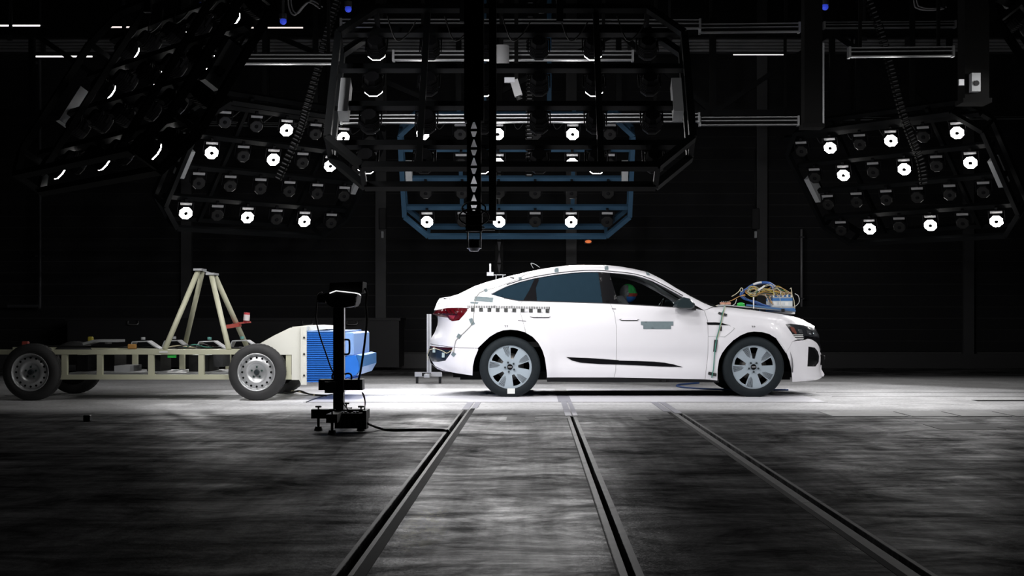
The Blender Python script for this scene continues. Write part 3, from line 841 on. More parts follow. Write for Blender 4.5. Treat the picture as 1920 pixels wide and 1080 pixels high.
car = thing('car', 'white coupe-roofed electric SUV covered in test tape and wiring', 'car', ((AXR+AXF)/2, YC, 0))
arch_r = c1([(395,835),(398,770),(410,715),(435,655),(470,607),(515,565),(565,535),(610,520),(660,515),(710,520),(765,536),(815,566),(855,610),(882,660),(898,710),(906,760),(912,810),(915,850)])
arch_f = c2([(690,870),(692,790),(702,725),(722,680),(755,635),(800,590),(850,556),(900,535),(945,528),(1000,532),(1050,545),(1100,575),(1140,620),(1172,675),(1195,735),(1207,790),(1211,840),(1212,880)])
rcut = [(978.7,564.6),(974.7,574),(976,587.4),(980,600.8),(986,623.6)]
bcut = [(1144,568.6),(1152,587),(1156,614),(1156.4,654.5),(1154.5,695),(1151,708)]
fcut = [(1321,583.4),(1326.5,601),(1328,630),(1327,668),(1324,695),(1322,711.5)]
dlo_top = [(920.6,551.8),(935,544),(950,537),(975,528.7),(1002,522),(1036,516.2),(1069.6,512),(1096.6,510.2),(1121,510),(1143,511.5),(1166,513.5),(1189,516.5),(1206,521),(1223,527),(1246,538.5),(1269,551),(1280.4,557.5),(1299,570)]
dlo_bot = [(1299,577.5),(1263,575.4),(1200,571.4),(1159.5,569.3),(1129,568),(1068,566),(1003,564.4),(973,563.8),(945,558.5)]
top_sil = [(a, b_) for a, b_ in SIL_TOP if a <= 1337]
tail = [(811,588.7),(813.6,582),(820,567)]
lampR = c1([(115,405),(145,378),(215,365),(290,362),(370,365),(335,410),(300,448),(255,455),(235,445),(222,430),(150,420)])
# uniside: roof rail, pillars, rear quarter
ri = [i for i, p in enumerate(arch_r) if p[1] < 653 and p[0] < 957]
arch_front_top = [p for p in arch_r if p[1] < 653 and p[0] <= 984]
quarter = [(1320,582),(1337,575)] + top_sil[::-1][1:] + [(813.6,582)] + c1([(145,378),(215,365),(290,362),(370,365),(335,410),(300,448),(255,455),(235,445),(222,430),(150,420)]) + \
          [(820,609),(815,623),(807,636),(806,644),(860,652),(896,653)] + arch_front_top + rcut[::-1] + [(973,563.8),(945,558.5)] + dlo_top
both('side_panel', quarter, PAINT, car)
both('rear_door', [(978.7,564.6),(1003,564.6),(1068,566.2),(1129,568.2)] + bcut + [(1027,708)] + [p for p in arch_r if p[0] > 984][::-1] + rcut[::-1][:-1], PAINT, car)
fd = both('front_door', [bcut[0],(1200,571.6),(1263,575.6),(1299,577.7),(1320,582)] + fcut + bcut[::-1][:-1], PAINT, car)
head = c2([(1165,476),(1200,474),(1290,484),(1368,508),(1398,545),(1402,572),(1350,566),(1300,560),(1294,585),(1250,585),(1228,566)])
both('front_fender', [(1320,582),(1337,576)] + [(a, b_) for a, b_ in SIL_TOP if a > 1337] + c2([(1368,508),(1290,484),(1200,474),(1165,476),(1228,566),(1250,585)]) + [(1486,640),(1474,662)] + [p for p in arch_f if p[0] < 1476][::-1] + fcut[::-1], PAINT, car)
intake = c2([(1325,632),(1370,640),(1390,665),(1400,700),(1396,742),(1375,772),(1318,772)])
both('front_bumper', c2([(1294,588),(1320,578),(1350,585),(1380,604),(1400,635),(1412,680),(1420,730),(1416,790),(1436,826),(1432,840),(1380,866),(1215,880)]) + arch_f[::-1][:7] + [(1474,662),(1486,640)], PAINT, car, holes=(intake,), step=.035, gap=0)
both('rear_bumper', [(806,644.6),(803,660)] + c1([(92,628),(255,640),(240,680),(205,730),(160,738),(112,735)]) + c1([(135,770),(210,805),(300,822),(395,835)]) + arch_r[1:4] + [(896,653.2),(860,652.2)], PAINT, car, step=.035)
# splitter edge
both('air_intake', [(a, b_) for a, b_ in intake], GLOSSB, car, off=-.03, thick=.0, step=.03, gap=-.01)
lampy = [(a, b_) for a, b_ in lampR]
hl = both('headlight', head, mat('headlight_housing', (.02,.022,.025), .2), car, off=-.004, step=.03)
LENSG = mat('headlight_chrome', (.55,.58,.62), .15, .9)
AMB = mat('amber_marker', (.16,.05,.035), .25)
for side, h_ in zip((-1, 1), hl):
    for nm, P, m_, of in (('drl_blade', [(1225,572),(1292,572),(1292,577),(1228,577)], WHITEP, .004), ('drl_blade', [(1218,560),(1290,560),(1290,565),(1222,565)], WHITEP, .004), ('drl_blade', [(1212,549),(1288,549),(1288,553),(1214,553)], WHITEP, .004), ('drl_blade', [(1230,580),(1290,580),(1290,583),(1232,583)], WHITEP, .004),
                          ('marker_lens', [(1195,492),(1225,500),(1245,540),(1235,545),(1210,525)], AMB, .003),
                          ('reflector', [(1250,510),(1278,512),(1288,540),(1262,540)], LENSG, .003), ('reflector', [(1310,515),(1340,525),(1348,548),(1318,545)], LENSG, .003), ('reflector', [(1355,520),(1382,535),(1392,560),(1360,552)], LENSG, .003)):
        side_patch(nm, c2(P), m_, h_, off=of, thick=.008, step=.02, gap=0, side=side)
both('grille_side', c2([(1300,562),(1350,568),(1402,574),(1412,630),(1414,660),(1398,628),(1376,600),(1345,582),(1318,576),(1296,585)]), GLOSSB, car, off=-.008, step=.03)
tl = both('tail_lamp', lampy, REDL, car, off=.002, step=.03)
for side, h_ in zip((-1, 1), tl):
    for k in range(3):
        side_patch('lamp_bar', c1([(200+30*k,376),(212+30*k,376),(232+30*k,408),(222+30*k,408)]), DARKR, h_, off=.006, thick=.004, step=.02, gap=0, side=side)
    side_patch('lamp_band', c1([(120,402),(150,398),(290,404),(285,414),(150,414)]), DARKR, h_, off=.006, thick=.004, step=.02, gap=0, side=side)
    side_patch('lamp_spot', c1([(225,412),(275,416),(262,440),(240,434)]), mat('bright_red_lens', (.30,.02,.03), .2), h_, off=.007, thick=.004, step=.02, gap=0, side=side)
both('bumper_cavity', c1([(88,628),(257,640),(205,732),(110,737),(78,690)]), mat('blue_black_plastic', (.008,.014,.024), .35), car, off=-.02, step=.03, gap=-.004)
both('reflector_strip', c1([(105,628),(260,640),(252,657),(112,650)]), DARKR, car, off=-.004, step=.03)
both('rear_splitter', c1([(95,742),(135,772),(215,808),(150,790)]), mat('lilac_grey_plastic', (.3,.28,.36), .4), car, off=-.02, step=.03, gap=-.002)
# glazing
gq = [(921.5,552),(935,545),(950,538),(975,529.7),(1002,523),(1003,526.7),(992,545),(981.5,562.8),(973,563.4),(945,557.8)]
gr = [(1010,521.5),(1036,517.2),(1069.6,513),(1096.6,511.2),(1122,511),(1130,568),(1068,565.6),(1006.6,564),(1004.6,539.6),(1010,526)]
gf = [(1143,513),(1166,514.5),(1189,517.5),(1206,522),(1223,528),(1246,539.5),(1269,552),(1280.4,558.5),(1297,571),(1297,576.8),(1263,574.9),(1200,571),(1159.5,568.8)]
both('quarter_glass', gq, PRIV, car, off=-.012, thick=.004, gap=0)
both('rear_door_glass', gr, PRIV, car, off=-.012, thick=.004, gap=0)
both('front_door_glass', gf, GLASS, car, off=-.012, thick=0, gap=0)
both('c_pillar_trim', [(1002.5,522.5),(1010,521),(1010,526),(1004.6,539.6),(1006.6,564),(981.5,563.4),(992,545)], GLOSSB, car, off=-.008, gap=0)
both('b_pillar_trim', [(1121.7,511),(1143,512.5),(1159.5,569),(1130,568)], GLOSSB, car, off=-.006, gap=0)
side_line('window_trim', [(a, b_-.6) for a, b_ in dlo_top], .006, CHROME, car, off=-.002)
side_line('window_seal', [(a, b_-3.2) for a, b_ in dlo_top[2:-1]], .006, SEAL, car, off=.001)
side_line('belt_trim', [(945,559),(973,564.2),(1003,564.8),(1129,568.6),(1200,572),(1263,576),(1297,578)], .006, SEAL, car, off=-.002)
# black door blades, fender vents, sills
both('door_blade', c1([(1050,706),(1120,709),(1200,712),(1300,719),(1415,727)]) + c2([(0,730),(130,733),(250,738),(320,745),(380,756),(445,775),(300,772),(150,764),(0,758)]) + c1([(1300,755),(1150,745),(1090,730)]), GLOSSB, car, off=.006, gap=0)
both('fender_vent', c2([(615,463),(680,463),(720,467),(770,483),(620,480)]), GLOSSB, car, off=.004, gap=0, step=.03)
side_line('vent_crease', c2([(770,483),(810,505),(785,530),(740,565),(625,562)]), .0022, GREYM, car, off=0)
both('sill', [(1024,706),(1153,706),(1322,709),(1348,711),(1348,717),(1160,717),(1026,716)], BLACK, car, off=-.035, gap=0)
# handles
for P, par in ((c1([(795,420),(830,417),(900,417),(938,420),(925,427),(820,427)]), 0), ([(1161,598),(1167,596.5),(1190,596.5),(1198,598),(1194,600),(1166,600)], 0)):
    for side in (-1, 1):
        h_ = side_patch('door_handle', P, PAINT, car, off=.018, thick=.018, step=.02, gap=0, side=side)
    side_patch('handle_shadow_gap', [(P[0][0], P[0][1]+1.2), (P[3][0], P[3][1]+1.2), (P[4][0], P[4][1]+1.6), (P[5][0], P[5][1]+1.6)], SEAL, car, off=.003, thick=.003, step=.02, gap=0)
# top surfaces lofted across the car
def loft(name, xa, xb, m, crown, n=16, inset=0.0, dz=0.0):
    vs = []; fs = []; K = 13
    for i in range(n+1):
        x = xa+(xb-xa)*i/n; zt = float(ztop(x)); w_ = float(Wf(x, zt))+.012-inset
        for k in range(K):
            s = -1+2*k/(K-1)
            vs.append((x, YC+w_*s, zt-.004+dz+crown*(1-abs(s)**2.4)))
    for i in range(n):
        for k in range(K-1): fs.append((i*K+k, i*K+k+1, (i+1)*K+k+1, (i+1)*K+k))
    return MB().add(vs, fs, True).build(name, m, car)
XW0, XW1 = at(1213,510,17.3).x, at(1338,575,17.3).x
loft('bonnet', XW1+.03, TX[-1], PAINT, .012, 24)
loft('windscreen', XW0, XW1+.03, mat('windscreen_glass', (.02,.022,.02), .1), .045, 16)
loft('roof', at(985,510,17.3).x, XW0, mat('roof_grey', (.30,.30,.31), .3), .02, 18)
loft('rear_window', at(870,545,17.3).x, at(985,510,17.3).x, mat('rear_glass', (.03,.035,.04), .12), .015, 12, .03, -.004)
loft('boot_lid', TX[0], at(870,545,17.3).x, PAINT, .012, 8)
side_patch('spoiler_edge', [(823,560),(835,558.5),(847,560.6),(846,562.2),(834,561)], GLOSSB, car, off=.002, thick=.004, step=.02, gap=0)
# nose and tail closing strips
def closer(name, zs, fx, m, sgn):
    vs = []; fs = []; K = 9
    for z in zs:
        xe = fx(z); x0 = (2.70+(xe-2.70)*.985) if sgn > 0 else (-.55+(xe+.55)*.985)
        w_ = float(Wf(x0, z))+.004
        for k in range(K):
            s = -1+2*k/(K-1); vs.append((x0+(xe-x0)*(1-s*s), YC+w_*s, z))
    for i in range(len(zs)-1):
        for k in range(K-1): fs.append((i*K+k, i*K+k+1, (i+1)*K+k+1, (i+1)*K+k))
    return MB().add(vs, fs, True).build(name, m, car)
closer('grille', np.linspace(.42,.80,12), xnose, GLOSSB, 1)
closer('bumper_lip', np.linspace(.19,.42,8), xnose, PAINT, 1)
closer('bonnet_edge', np.linspace(.80,float(TZ[-1])+.02,6), xnose, PAINT, 1)
closer('tailgate', np.linspace(.66,1.19,16), xtail, PAINT, -1)
closer('rear_valance', np.linspace(.24,.66,10), xtail, mat('blue_black_plastic', (0,0,0)), -1)
g = at(1548,675,17.6)
MB().cbox((g.x-.035,17.78,g.z), (.07,.22,.13), .015).build('radar_bracket', MATTE, car)
MB().cyl((g.x-.01,17.72,g.z+.03), (g.x+.015,17.72,g.z+.03), .022, n=10).build('tow_eye', BLACK, car)
# underbody, wells and cabin
MB().box((-.9,YC-.70,.20), (3.1,YC+.70,.30)).build('underbody', MATTE, car)
for sx, a, b_ in ((0,-1.0,-.78),(1,.18,2.15),(2,3.10,3.2)):
    hw = .84 if sx == 1 else .45
    MB().box((a,YC-hw,.22), (b_,YC+hw,.62)).build('inner_floor', MATTE, car)
for ax in (AXR, AXF):
    for s in (-1, 1):
        vs = []; fs = []; n = 20
        for i in range(n+1):
            t = math.radians(-8)+math.radians(196)*i/n
            for y in (.925, .30): vs.append((ax+.475*math.cos(t), YC+s*y, WZ+.475*math.sin(t)))
        for i in range(n): fs.append((2*i, 2*i+1, 2*i+3, 2*i+2))
        mb = MB().add(vs, fs, True); mb.add([vs[2*i+1] for i in range(n+1)], [tuple(range(n+1))])
        mb.build('wheel_liner', MATTE, car)
both('door_lining', [(1006,566),(1129,570),(1290,580),(1310,600),(1310,690),(1040,690),(1030,640),(1006,600)], CABIN, car, off=-.10, thick=0, gap=0, step=.1)
MB().box((-.45,YC-.78,.60), (2.2,YC+.78,.66)).build('cabin_floor', CABIN, car)
MB().box((1.72,YC-.74,.62), (2.2,YC+.74,1.06)).build('dashboard', CABIN, car)
def seat(x, y):
    mb = MB(); mb.cbox((x+.1,y,.72), (.55,.50,.16), .05)
    mb.tube([(x-.12,y-.16,.78),(x-.26,y-.16,1.28)], .09, 8); mb.tube([(x-.12,y+.16,.78),(x-.26,y+.16,1.28)], .09, 8)
    mb.bar((x-.13,y,.78),(x-.27,y,1.30), .40, .13, (1,0,0))
    o = mb.build('seat', CABIN, car)
    MB().cbox((x-.30,y,1.40), (.10,.26,.17), .04).build('headrest', CABIN, o)
seat(1.02, YC-.38); seat(1.02, YC+.38); seat(.05, YC-.38); seat(.05, YC+.38)
MB().tube([(1.60+.07*math.sin(a), YC+.38+.18*math.cos(a), 1.02+.17*math.sin(a)) for a in [2*math.pi*k/24 for k in range(24)]], .016, 8, True).build('steering_wheel', CABIN, car)
# mirrors
for s in (-1, 1):
    P = [(1262,575),(1264,568),(1270,562),(1282,557),(1293,560),(1303,570),(1302,576),(1296,580),(1275,580)]
    Ym = YC+s*1.06
    pp = [( (a-VX)/F*(YC-1.06), CH-(b_-VY)/F*(YC-1.06)) for a, b_ in P]
    cx = sum(p[0] for p in pp)/len(pp); cz = sum(p[1] for p in pp)/len(pp)
    mb = MB(); ring = []
    for y, k in ((-.10,.72),(-.07,.95),(0,1.0),(.06,.96),(.09,.8)):
        ring.append([(cx+(p[0]-cx)*k, Ym-s*-y if s > 0 else Ym+y, cz+(p[1]-cz)*k) for p in pp])
    n = len(pp); vs = [q for r in ring for q in r]; fs = []
    for i in range(4):
        for k in range(n): fs.append((i*n+k, i*n+(k+1) % n, (i+1)*n+(k+1) % n, (i+1)*n+k))
    mb.add(vs, fs, True); mb.add(ring[0], [tuple(range(n))]); mb.add(ring[4], [tuple(range(n-1,-1,-1))])
    o = mb.build('door_mirror', mat('mirror_shell', (.02,.03,.034), .25, spec=.25), car)
    MB().bar((cx+.05, Ym, cz-.05), (cx+.14, YC+s*.92, cz-.06), .05, .035).build('mirror_arm', BLACK, o)
# wheels
def polar(r, a): return (r*math.cos(a), r*math.sin(a))
def rim_face(R, base, n=5):
    loops = [np.array([polar(R, 2*math.pi*k/72) for k in range(72)])]
    for k in range(n):
        a = math.radians(base+72*k); P = []
        w_ = [(.095,-.075),(.17,-.17),(.232,-.20),(.232,-.1),(.232,0),(.232,.1),(.232,.20),(.17,.19),(.095,.10)]
        w_ = [(.100,-.16),(.232,-.225),(.235,-.07),(.235,.07),(.232,.20),(.100,.13)]
        loops.append(densify([polar(r, a+d) for r, d in w_], .02))
    g = [polar(r, 2*math.pi*k/40) for r in np.arange(.03, R, .03) for k in range(40)]
    return triangulate(loops, g, .02)
def wheel(ax, s, base, z=WZ):
    yo = YC+s*.945
    tb = MB(); R = WR
    prof = [(.262,.0),(.275,.012),(.31,.010),(.340,.004),(.356,-.012),(R,-.035),(R,-.20),(.356,-.222),(.31,-.236),(.262,-.225)]
    tb.lathe([(r, -y*(-s) if False else s*y) for r, y in prof], (ax, yo, z), 48)
    ty = tb.build('tyre', TYRE, car)
    vv, tt = rim_face(.262, base)
    def yy(x, zz):
        r = math.hypot(x, zz); return -.012-.020*max(0, 1-r/.22)
    mb = MB(); vs = [(ax+p[0], yo+s*yy(*p), z+p[1]) for p in vv]
    fs = [f[::-1] if s > 0 else f for f in tt]
    mb.add(vs, fs, True)
    e = {}
    for f in fs:
        for i in range(3): e[(f[i], f[(i+1) % 3])] = 1
    for a, b_ in list(e):
        if (b_, a) in e: continue
        pa, pb = Vector(vs[a]), Vector(vs[b_]); d = Vector((0, -s*.035, 0))
        mb.add([pa, pb, pb+d, pa+d], [(1,0,3,2)])
    mb.build('rim', RIMM, ty)
    MB().lathe([(.262,s*-.03),(.255,s*-.20)], (ax, yo, z), 40).build('rim_barrel', mat('barrel_dark', (.05,.05,.055), .4, .5), ty)
    MB().lathe([(0,s*-.09),(.165,s*-.09),(.165,s*-.11)], (ax, yo, z), 32).build('brake_disc', mat('brake_steel', (.16,.15,.14), .4, .8), ty)
    MB().lathe([(0,s*-.2),(.25,s*-.2)], (ax, yo, z), 24).build('wheel_back', MATTE, ty)
    for k in range(5):
        a = math.radians(base+72*k+23)
        for j in range(6):
            d = (j-2.5)*.052
            p0 = polar(.115+.012*abs(j-2.5), a+d*1.15-.02); p1 = polar(.245, a+d+.02)
            P = [Vector((ax+p0[0]+(p1[0]-p0[0])*q, yo+s*(yy(p0[0]+(p1[0]-p0[0])*q, p0[1]+(p1[1]-p0[1])*q)+.001), z+p0[1]+(p1[1]-p0[1])*q)) for q in (0,.5,1)]
            MB().tube(P, [.0012,.0025,.0036], 5).build('rim_groove', GLOSSB, ty)
    for k in range(5):
        a = math.radians(base+72*k+36); p = polar(.058, a)
        q = Vector((ax+p[0], yo+s*-.022, z+p[1])); MB().cyl(q, q+Vector((0,s*.016,0)), .012, n=10).build('lug_nut', mat('dark_bolt', (.09,.11,.12), .3, .8), ty)
    q = Vector((ax, yo+s*-.034, z)); MB().cyl(q, q+Vector((0,s*.014,0)), .034, n=20).build('centre_cap', GLOSSB, ty)
    for k in range(4):
        MB().tube([q+Vector((-.0165+.011*k+.008*math.cos(t), s*.0145, .008*math.sin(t))) for t in [2*math.pi*j/14 for j in range(14)]], .0014, 5, True).build('cap_ring', ALU, ty)
    return ty
w1 = wheel(AXR, -1, 5); w2 = wheel(AXF, -1, 18); wheel(AXR, 1, 40); wheel(AXF, 1, 30)
MB().box((AXR-.03,YC-.970,.045), (AXR+.06,YC-.956,.108)).build('tyre_note', mat('paper_white', (.7,.72,.7), .7), w1)

# tape, scale and wiring on the near flank
for P in (c2([(155,457),(382,457),(382,485),(365,485),(365,510),(172,510),(172,485),(155,480)]), c1([(410,282),(540,290),(535,322),(405,313)]), c1([(380,318),(438,322),(430,334),(378,330)]),
          c1([(368,440),(392,432),(412,474),(388,486)]), c1([(295,540),(320,555),(303,580),(282,566)]), c1([(258,668),(280,684),(264,706),(244,690)]), c1([(472,232),(494,226),(502,246),(482,252)]),
          c1([(715,150),(735,146),(742,162),(720,168)]), c1([(966,82),(996,80),(996,112),(968,114)]), c1([(1315,68),(1342,68),(1344,96),(1318,98)]), c2([(188,112),(210,116),(218,136),(196,132)])):
    side_patch('tape', P, GREYT, car, off=.004, thick=.004, step=.03, gap=0)
for P in (c2([(700,390),(758,405),(752,422),(694,402)]), c2([(668,585),(692,585),(680,672),(660,668)]), c2([(628,808),(684,820),(682,842),(624,828)])):
    side_patch('tape', P, mat('black_tape', (.012,.014,.014), .6), car, off=.012, thick=.008, step=.03, gap=0)
side_patch('tape', c1([(650,143),(686,152),(682,160),(660,152)]), mat('black_tape', (0,0,0)), car, off=.004, thick=.004, step=.03, gap=0)
sc = side_patch('measuring_scale', c1([(358,340),(932,348),(932,398),(358,388)]), mat('scale_white', (.74,.74,.76), .5), car, off=.002, thick=.002, step=.05, gap=0)
INK = mat('scale_black', (.010,.012,.012), .5)
for k in range(10):
    x = 383+58*k; y = 361+.95*k
    side_patch('scale_block', c1([(x,y),(x+26,y+.4),(x+26,y+26),(x,y+25.5)]), INK, sc, off=.010, thick=.006, step=.05, gap=0)
    for j in range(5):
        xx = x-22+11.6*j; yy_ = 345+.95*k
        side_patch('scale_tick', c1([(xx,yy_),(xx+5,yy_),(xx+5,yy_+17),(xx,yy_+17)]), INK, sc, off=.010, thick=.006, step=.08, gap=0)
GREENC = mat('green_cable', (.05,.22,.17), .5)
YELC = mat('cream_cable', (.55,.5,.33), .5)
side_line('sensor_cable', c2([(738,352),(735,372),(724,400),(718,440),(700,520),(685,570),(676,630),(668,700),(662,790),(650,850)]), .006, GREENC, car, off=.012)
side_line('sensor_cable', c2([(745,352),(738,380),(722,440),(705,520),(690,575)]), .004, YELC, car, off=.012)
side_line('sensor_cable', c1([(480,240),(445,255),(420,285),(408,330),(405,390),(400,450),(380,490),(330,540),(300,565),(278,590),(268,630),(262,680)]), .004, mat('grey_cable', (.25,.26,.24), .5), car, off=.006)
side_line('sensor_cable', c1([(490,238),(600,205),(720,160),(760,130),(830,108)]), .0025, mat('grey_cable', (0,0,0)), car, off=.004)
side_line('sensor_cable', c1([(256,655),(215,680),(180,660),(130,645),(95,655),(80,690),(85,730)]), .004, YELC, car, off=.02)
for a, b_ in ((125,655),(190,690)):
    x0, y0 = c1([(a, b_)])[0]; side_patch('connector', [(x0-2.5,y0-4),(x0+2.5,y0-4),(x0+2.5,y0+5),(x0-2.5,y0+5)], mat('pale_connector', (.45,.55,.55), .5), car, off=.0, thick=.02, step=.03, gap=0)
for px, py in ((949.5,612), (1413,612.5)):
    for dx, sh in ((-2.2, 0), (1.6, 1)):
        side_line('stamped_digit', [(px+dx-1.2,py-1.5),(px+dx+1,py-1.5),(px+dx-(.6 if sh else .2),py+1.5)], .0022, SEAL, car, off=.003, sub=2)
side_line('alignment_mark', c1([(712,449),(768,455)]), .003, SEAL, car, off=.003)
side_line('alignment_mark', c1([(1368,368),(1396,369)]), .003, SEAL, car, off=.003)
side_patch('sensor_tag', c2([(708,490),(720,492),(720,524),(708,522)]), BLACK, car, off=.006, thick=.006, step=.03, gap=0)
# roof antenna bits
a = at(1000,503,17.6)
MB().tube(spline([a, a+Vector((-.03,0,.06)), a+Vector((.02,0,.05)), a+Vector((.08,0,.01))],5), .004, 5).build('antenna_wire', ALU, car)

# ------------------------------------------------------------------ crash dummy in the near front seat
def dummy():
    y = YC-.38
    hx, hz = at(1178,550,y-.05).x, at(1178,550,y).z
    t = thing('crash_test_dummy', 'seated crash test dummy with green, red and blue painted face behind the glass', 'dummy', (hx-.1, y, .80))
    J = {'pel':(hx-.08,y,.88,.13), 'belly':(hx-.12,y,1.0,.125), 'chest':(hx-.14,y,1.17,.14), 'neck0':(hx-.08,y,hz-.16,.06),
         'shl':(hx-.12,y-.17,1.17,.07), 'shr':(hx-.12,y+.17,1.17,.07), 'ell':(hx+.05,y-.21,.98,.05), 'elr':(hx+.05,y+.21,.98,.05),
         'hal':(hx+.30,y-.16,.96,.036), 'har':(hx+.30,y+.16,.96,.036), 'hil':(hx+.02,y-.10,.86,.10), 'hir':(hx+.02,y+.10,.86,.10),
         'knl':(hx+.42,y-.12,.93,.07), 'knr':(hx+.42,y+.12,.93,.07), 'anl':(hx+.60,y-.12,.74,.045), 'anr':(hx+.60,y+.12,.74,.045),
         'tol':(hx+.74,y-.12,.75,.035), 'tor':(hx+.74,y+.12,.75,.035)}
    E_ = [('pel','belly'),('belly','chest'),('chest','neck0'),('chest','shl'),('chest','shr'),('shl','ell'),('shr','elr'),('ell','hal'),('elr','har'),('pel','hil'),('pel','hir'),('hil','knl'),('hir','knr'),('knl','anl'),('knr','anr'),('anl','tol'),('anr','tor')]
    ks = list(J); me = bpy.data.meshes.new('body')
    me.from_pydata([J[k][:3] for k in ks], [(ks.index(a), ks.index(b_)) for a, b_ in E_], [])
    o = link('body', me, mat('dummy_suit', (.10,.09,.10), .7), t)
    sk = o.modifiers.new('skin', 'SKIN'); o.modifiers.new('sub', 'SUBSURF').levels = 1
    for i, k in enumerate(ks):
        me.skin_vertices[0].data[i].radius = (J[k][3], J[k][3]); me.skin_vertices[0].data[i].use_root = (k == 'pel')
    # head facing +x with brow, nose, mouth line and ears
    hd = MB(); n, m_ = 24, 18; vs = []; fs = []
    for i in range(m_+1):
        a = math.pi*i/m_
        for k in range(n):
            th = 2*math.pi*k/n; x = math.sin(a)*math.cos(th); yy_ = math.sin(a)*math.sin(th); z = math.cos(a)
            w_ = .082*(1-.12*max(0,-z)); d = .105*(1-.10*max(0,-z)*(x < 0))
            face = max(0, x)**3
            bumpx = face*(.022*math.exp(-((z+.10)/.13)**2-(yy_/.16)**2) - .012*math.exp(-((z-.10)/.10)**2-((abs(yy_)-.35)/.16)**2) + .006*math.exp(-((z+.48)/.06)**2-(yy_/.3)**2) - .006*math.exp(-((z+.40)/.04)**2-(yy_/.3)**2))
            vs.append((hx+x*d+bumpx, y+yy_*w_, hz+z*.118))
    for i in range(m_):
        for k in range(n): fs.append((i*n+k, (i+1)*n+k, (i+1)*n+(k+1) % n, i*n+(k+1) % n))
    hd.add(vs, fs, True)
    me = hd.mesh('head')
    cols_ = [mat('dummy_grey', (.22,.20,.21), .6), mat('dummy_green', (.05,.55,.12), .6), mat('dummy_red', (.50,.07,.05), .6), mat('dummy_blue', (.03,.15,.50), .6)]
    for c in cols_: me.materials.append(c)
    for p in me.polygons:
        c = p.center; dx = c.x-hx; dz = c.z-hz
        p.material_index = 0 if dx < -.005-.2*max(0,-dz) and dz < .10 and dx < .0 else (1 if dz > .008 else (2 if dz > -.035 else 3))
    link('head', me, None, t)
    for s in (-1, 1): MB().ball((hx-.01, y+s*.084, hz-.005), (.018,.010,.030), 10, 6).build('ear', cols_[0], t)
    for k in range(5):
        MB().cyl((hx-.05-.012*k,y,hz-.09-.022*k), (hx-.055-.012*k,y,hz-.104-.022*k), .05, n=16).build('neck_ring', mat('neck_pale', (.45,.43,.40), .6) if k % 2 == 0 else BLACK, t)
dummy()

# ------------------------------------------------------------------ instruments and wiring on the bonnet
yb = 17.45
def hoodz(px): return float(ztop(at(px,580,17.4).x))
tr = thing('instrument_tray', 'flat metal tray lying on the bonnet under the test electronics', 'tray', at(1430,585,yb))
pa, pb = at(1358,576,yb), at(1488,588,yb)
MB().bar(pa+Vector((0,.15,.024)), pb+Vector((0,.15,.024)), .55, .012).build('plate', GREYM, tr)
MB().bar(pa+Vector((.25,-.13,.026)), pb+Vector((0,-.13,.034)), .012, .022).build('edge_strip', mat('blue_strip', (.05,.13,.28), .5), tr)
for px in (1412, 1468):
    a = at(px,582,yb-.14); MB().cyl(a+Vector((0,0,-.02)), a+Vector((0,0,.02)), .02).build('suction_foot', BLACK, tr)
a = at(1413,582,yb-.13)
pst = thing('white_post', 'slim white post standing upright on the bonnet tray', 'post', a)
MB().cyl(a, at(1413,557,yb-.13), .008, n=10).build('post', WHITEP, pst); MB().cyl(a, a+Vector((0,0,.02)), .018, n=12).build('base', BLACK, pst)
bx = thing('data_recorder', 'blue and white data recorder box with plugs on the bonnet', 'box', at(1468,578,yb))
BLU = mat('recorder_blue', (.04,.16,.42), .45)
x0, x1 = at(1449,560,yb).x, at(1486,560,yb).x
Z = lambda py: at(1468,py,yb).z
MB().box((x0-.06,yb,Z(589)), (x1+.03,yb+.5,Z(584))).build('base_case', WHITEP, bx)
MB().box((x0-.09,yb-.01,Z(584)), (x1+.03,yb+.5,Z(578))).build('mid_case', BLU, bx)
MB().box((x0-.02,yb,Z(578)), (x1+.02,yb+.5,Z(574.5))).build('plate', GREYM, bx)
MB().box((x0,yb,Z(574.5)), (x1,yb+.5,Z(564))).build('front_case', mat('recorder_white', (.62,.66,.68), .45), bx)
MB().box((x0,yb-.004,Z(564)), (x1,yb+.5,Z(559))).build('band', BLU, bx)
MB().box((x0+.005,yb+.01,Z(559)), (x1-.005,yb+.5,Z(557))).build('top_case', GREYM, bx)
for k in range(9):
    for j in range(3):
        x = x0+.012+k*(x1-x0-.024)/8; y = yb+.02+j*.12
        MB().cyl((x,y,Z(559)), (x,y,Z(552.5)), .0085, n=8).build('plug', BLU if (k+j) % 2 else WHITEP, bx)
for j in range(3):
    MB().box((x0+.01+.07*j,yb-.003,Z(573)), (x0+.05+.07*j,yb,Z(567))).build('label_plate', WHITEP, bx)
gd = thing('green_connector', 'bright green rounded connector lying on the bonnet', 'connector', at(1390,574,yb))
MB().ball(at(1389,570.5,yb), (.05,.04,.022), 16, 8).build('shell', mat('bright_green', (.04,.50,.08), .4), gd); MB().cbox(at(1389,573.5,yb), (.10,.06,.015), .004).build('foot', mat('bright_green', (0,0,0)), gd)
od = thing('cable_terminal', 'salmon coloured cable terminal block at the foot of the windscreen', 'connector', at(1360,574,yb))
MB().cbox(at(1360,569,yb), (.13,.06,.028), .006).build('block', mat('salmon', (.55,.28,.20), .5), od); MB().cbox(at(1358,573,yb), (.16,.08,.02), .004).build('foot', GREYM, od)
for k in range(5): MB().cyl(at(1353+3.4*k,566.5,yb-.032), at(1353+3.4*k,565,yb-.032), .006, n=6).build('pin', ALU, od)
hs = thing('blue_hose_coil', 'thick blue hose coiled in a large loop above the bonnet', 'hose', at(1405,560,yb))
BH = mat('blue_hose', (.04,.12,.40), .45)
def C8(L_, y, d=.0): return [at(1330+a*.1042, 510+b_*.1042, y+d*i) for i, (a, b_) in enumerate(L_)]
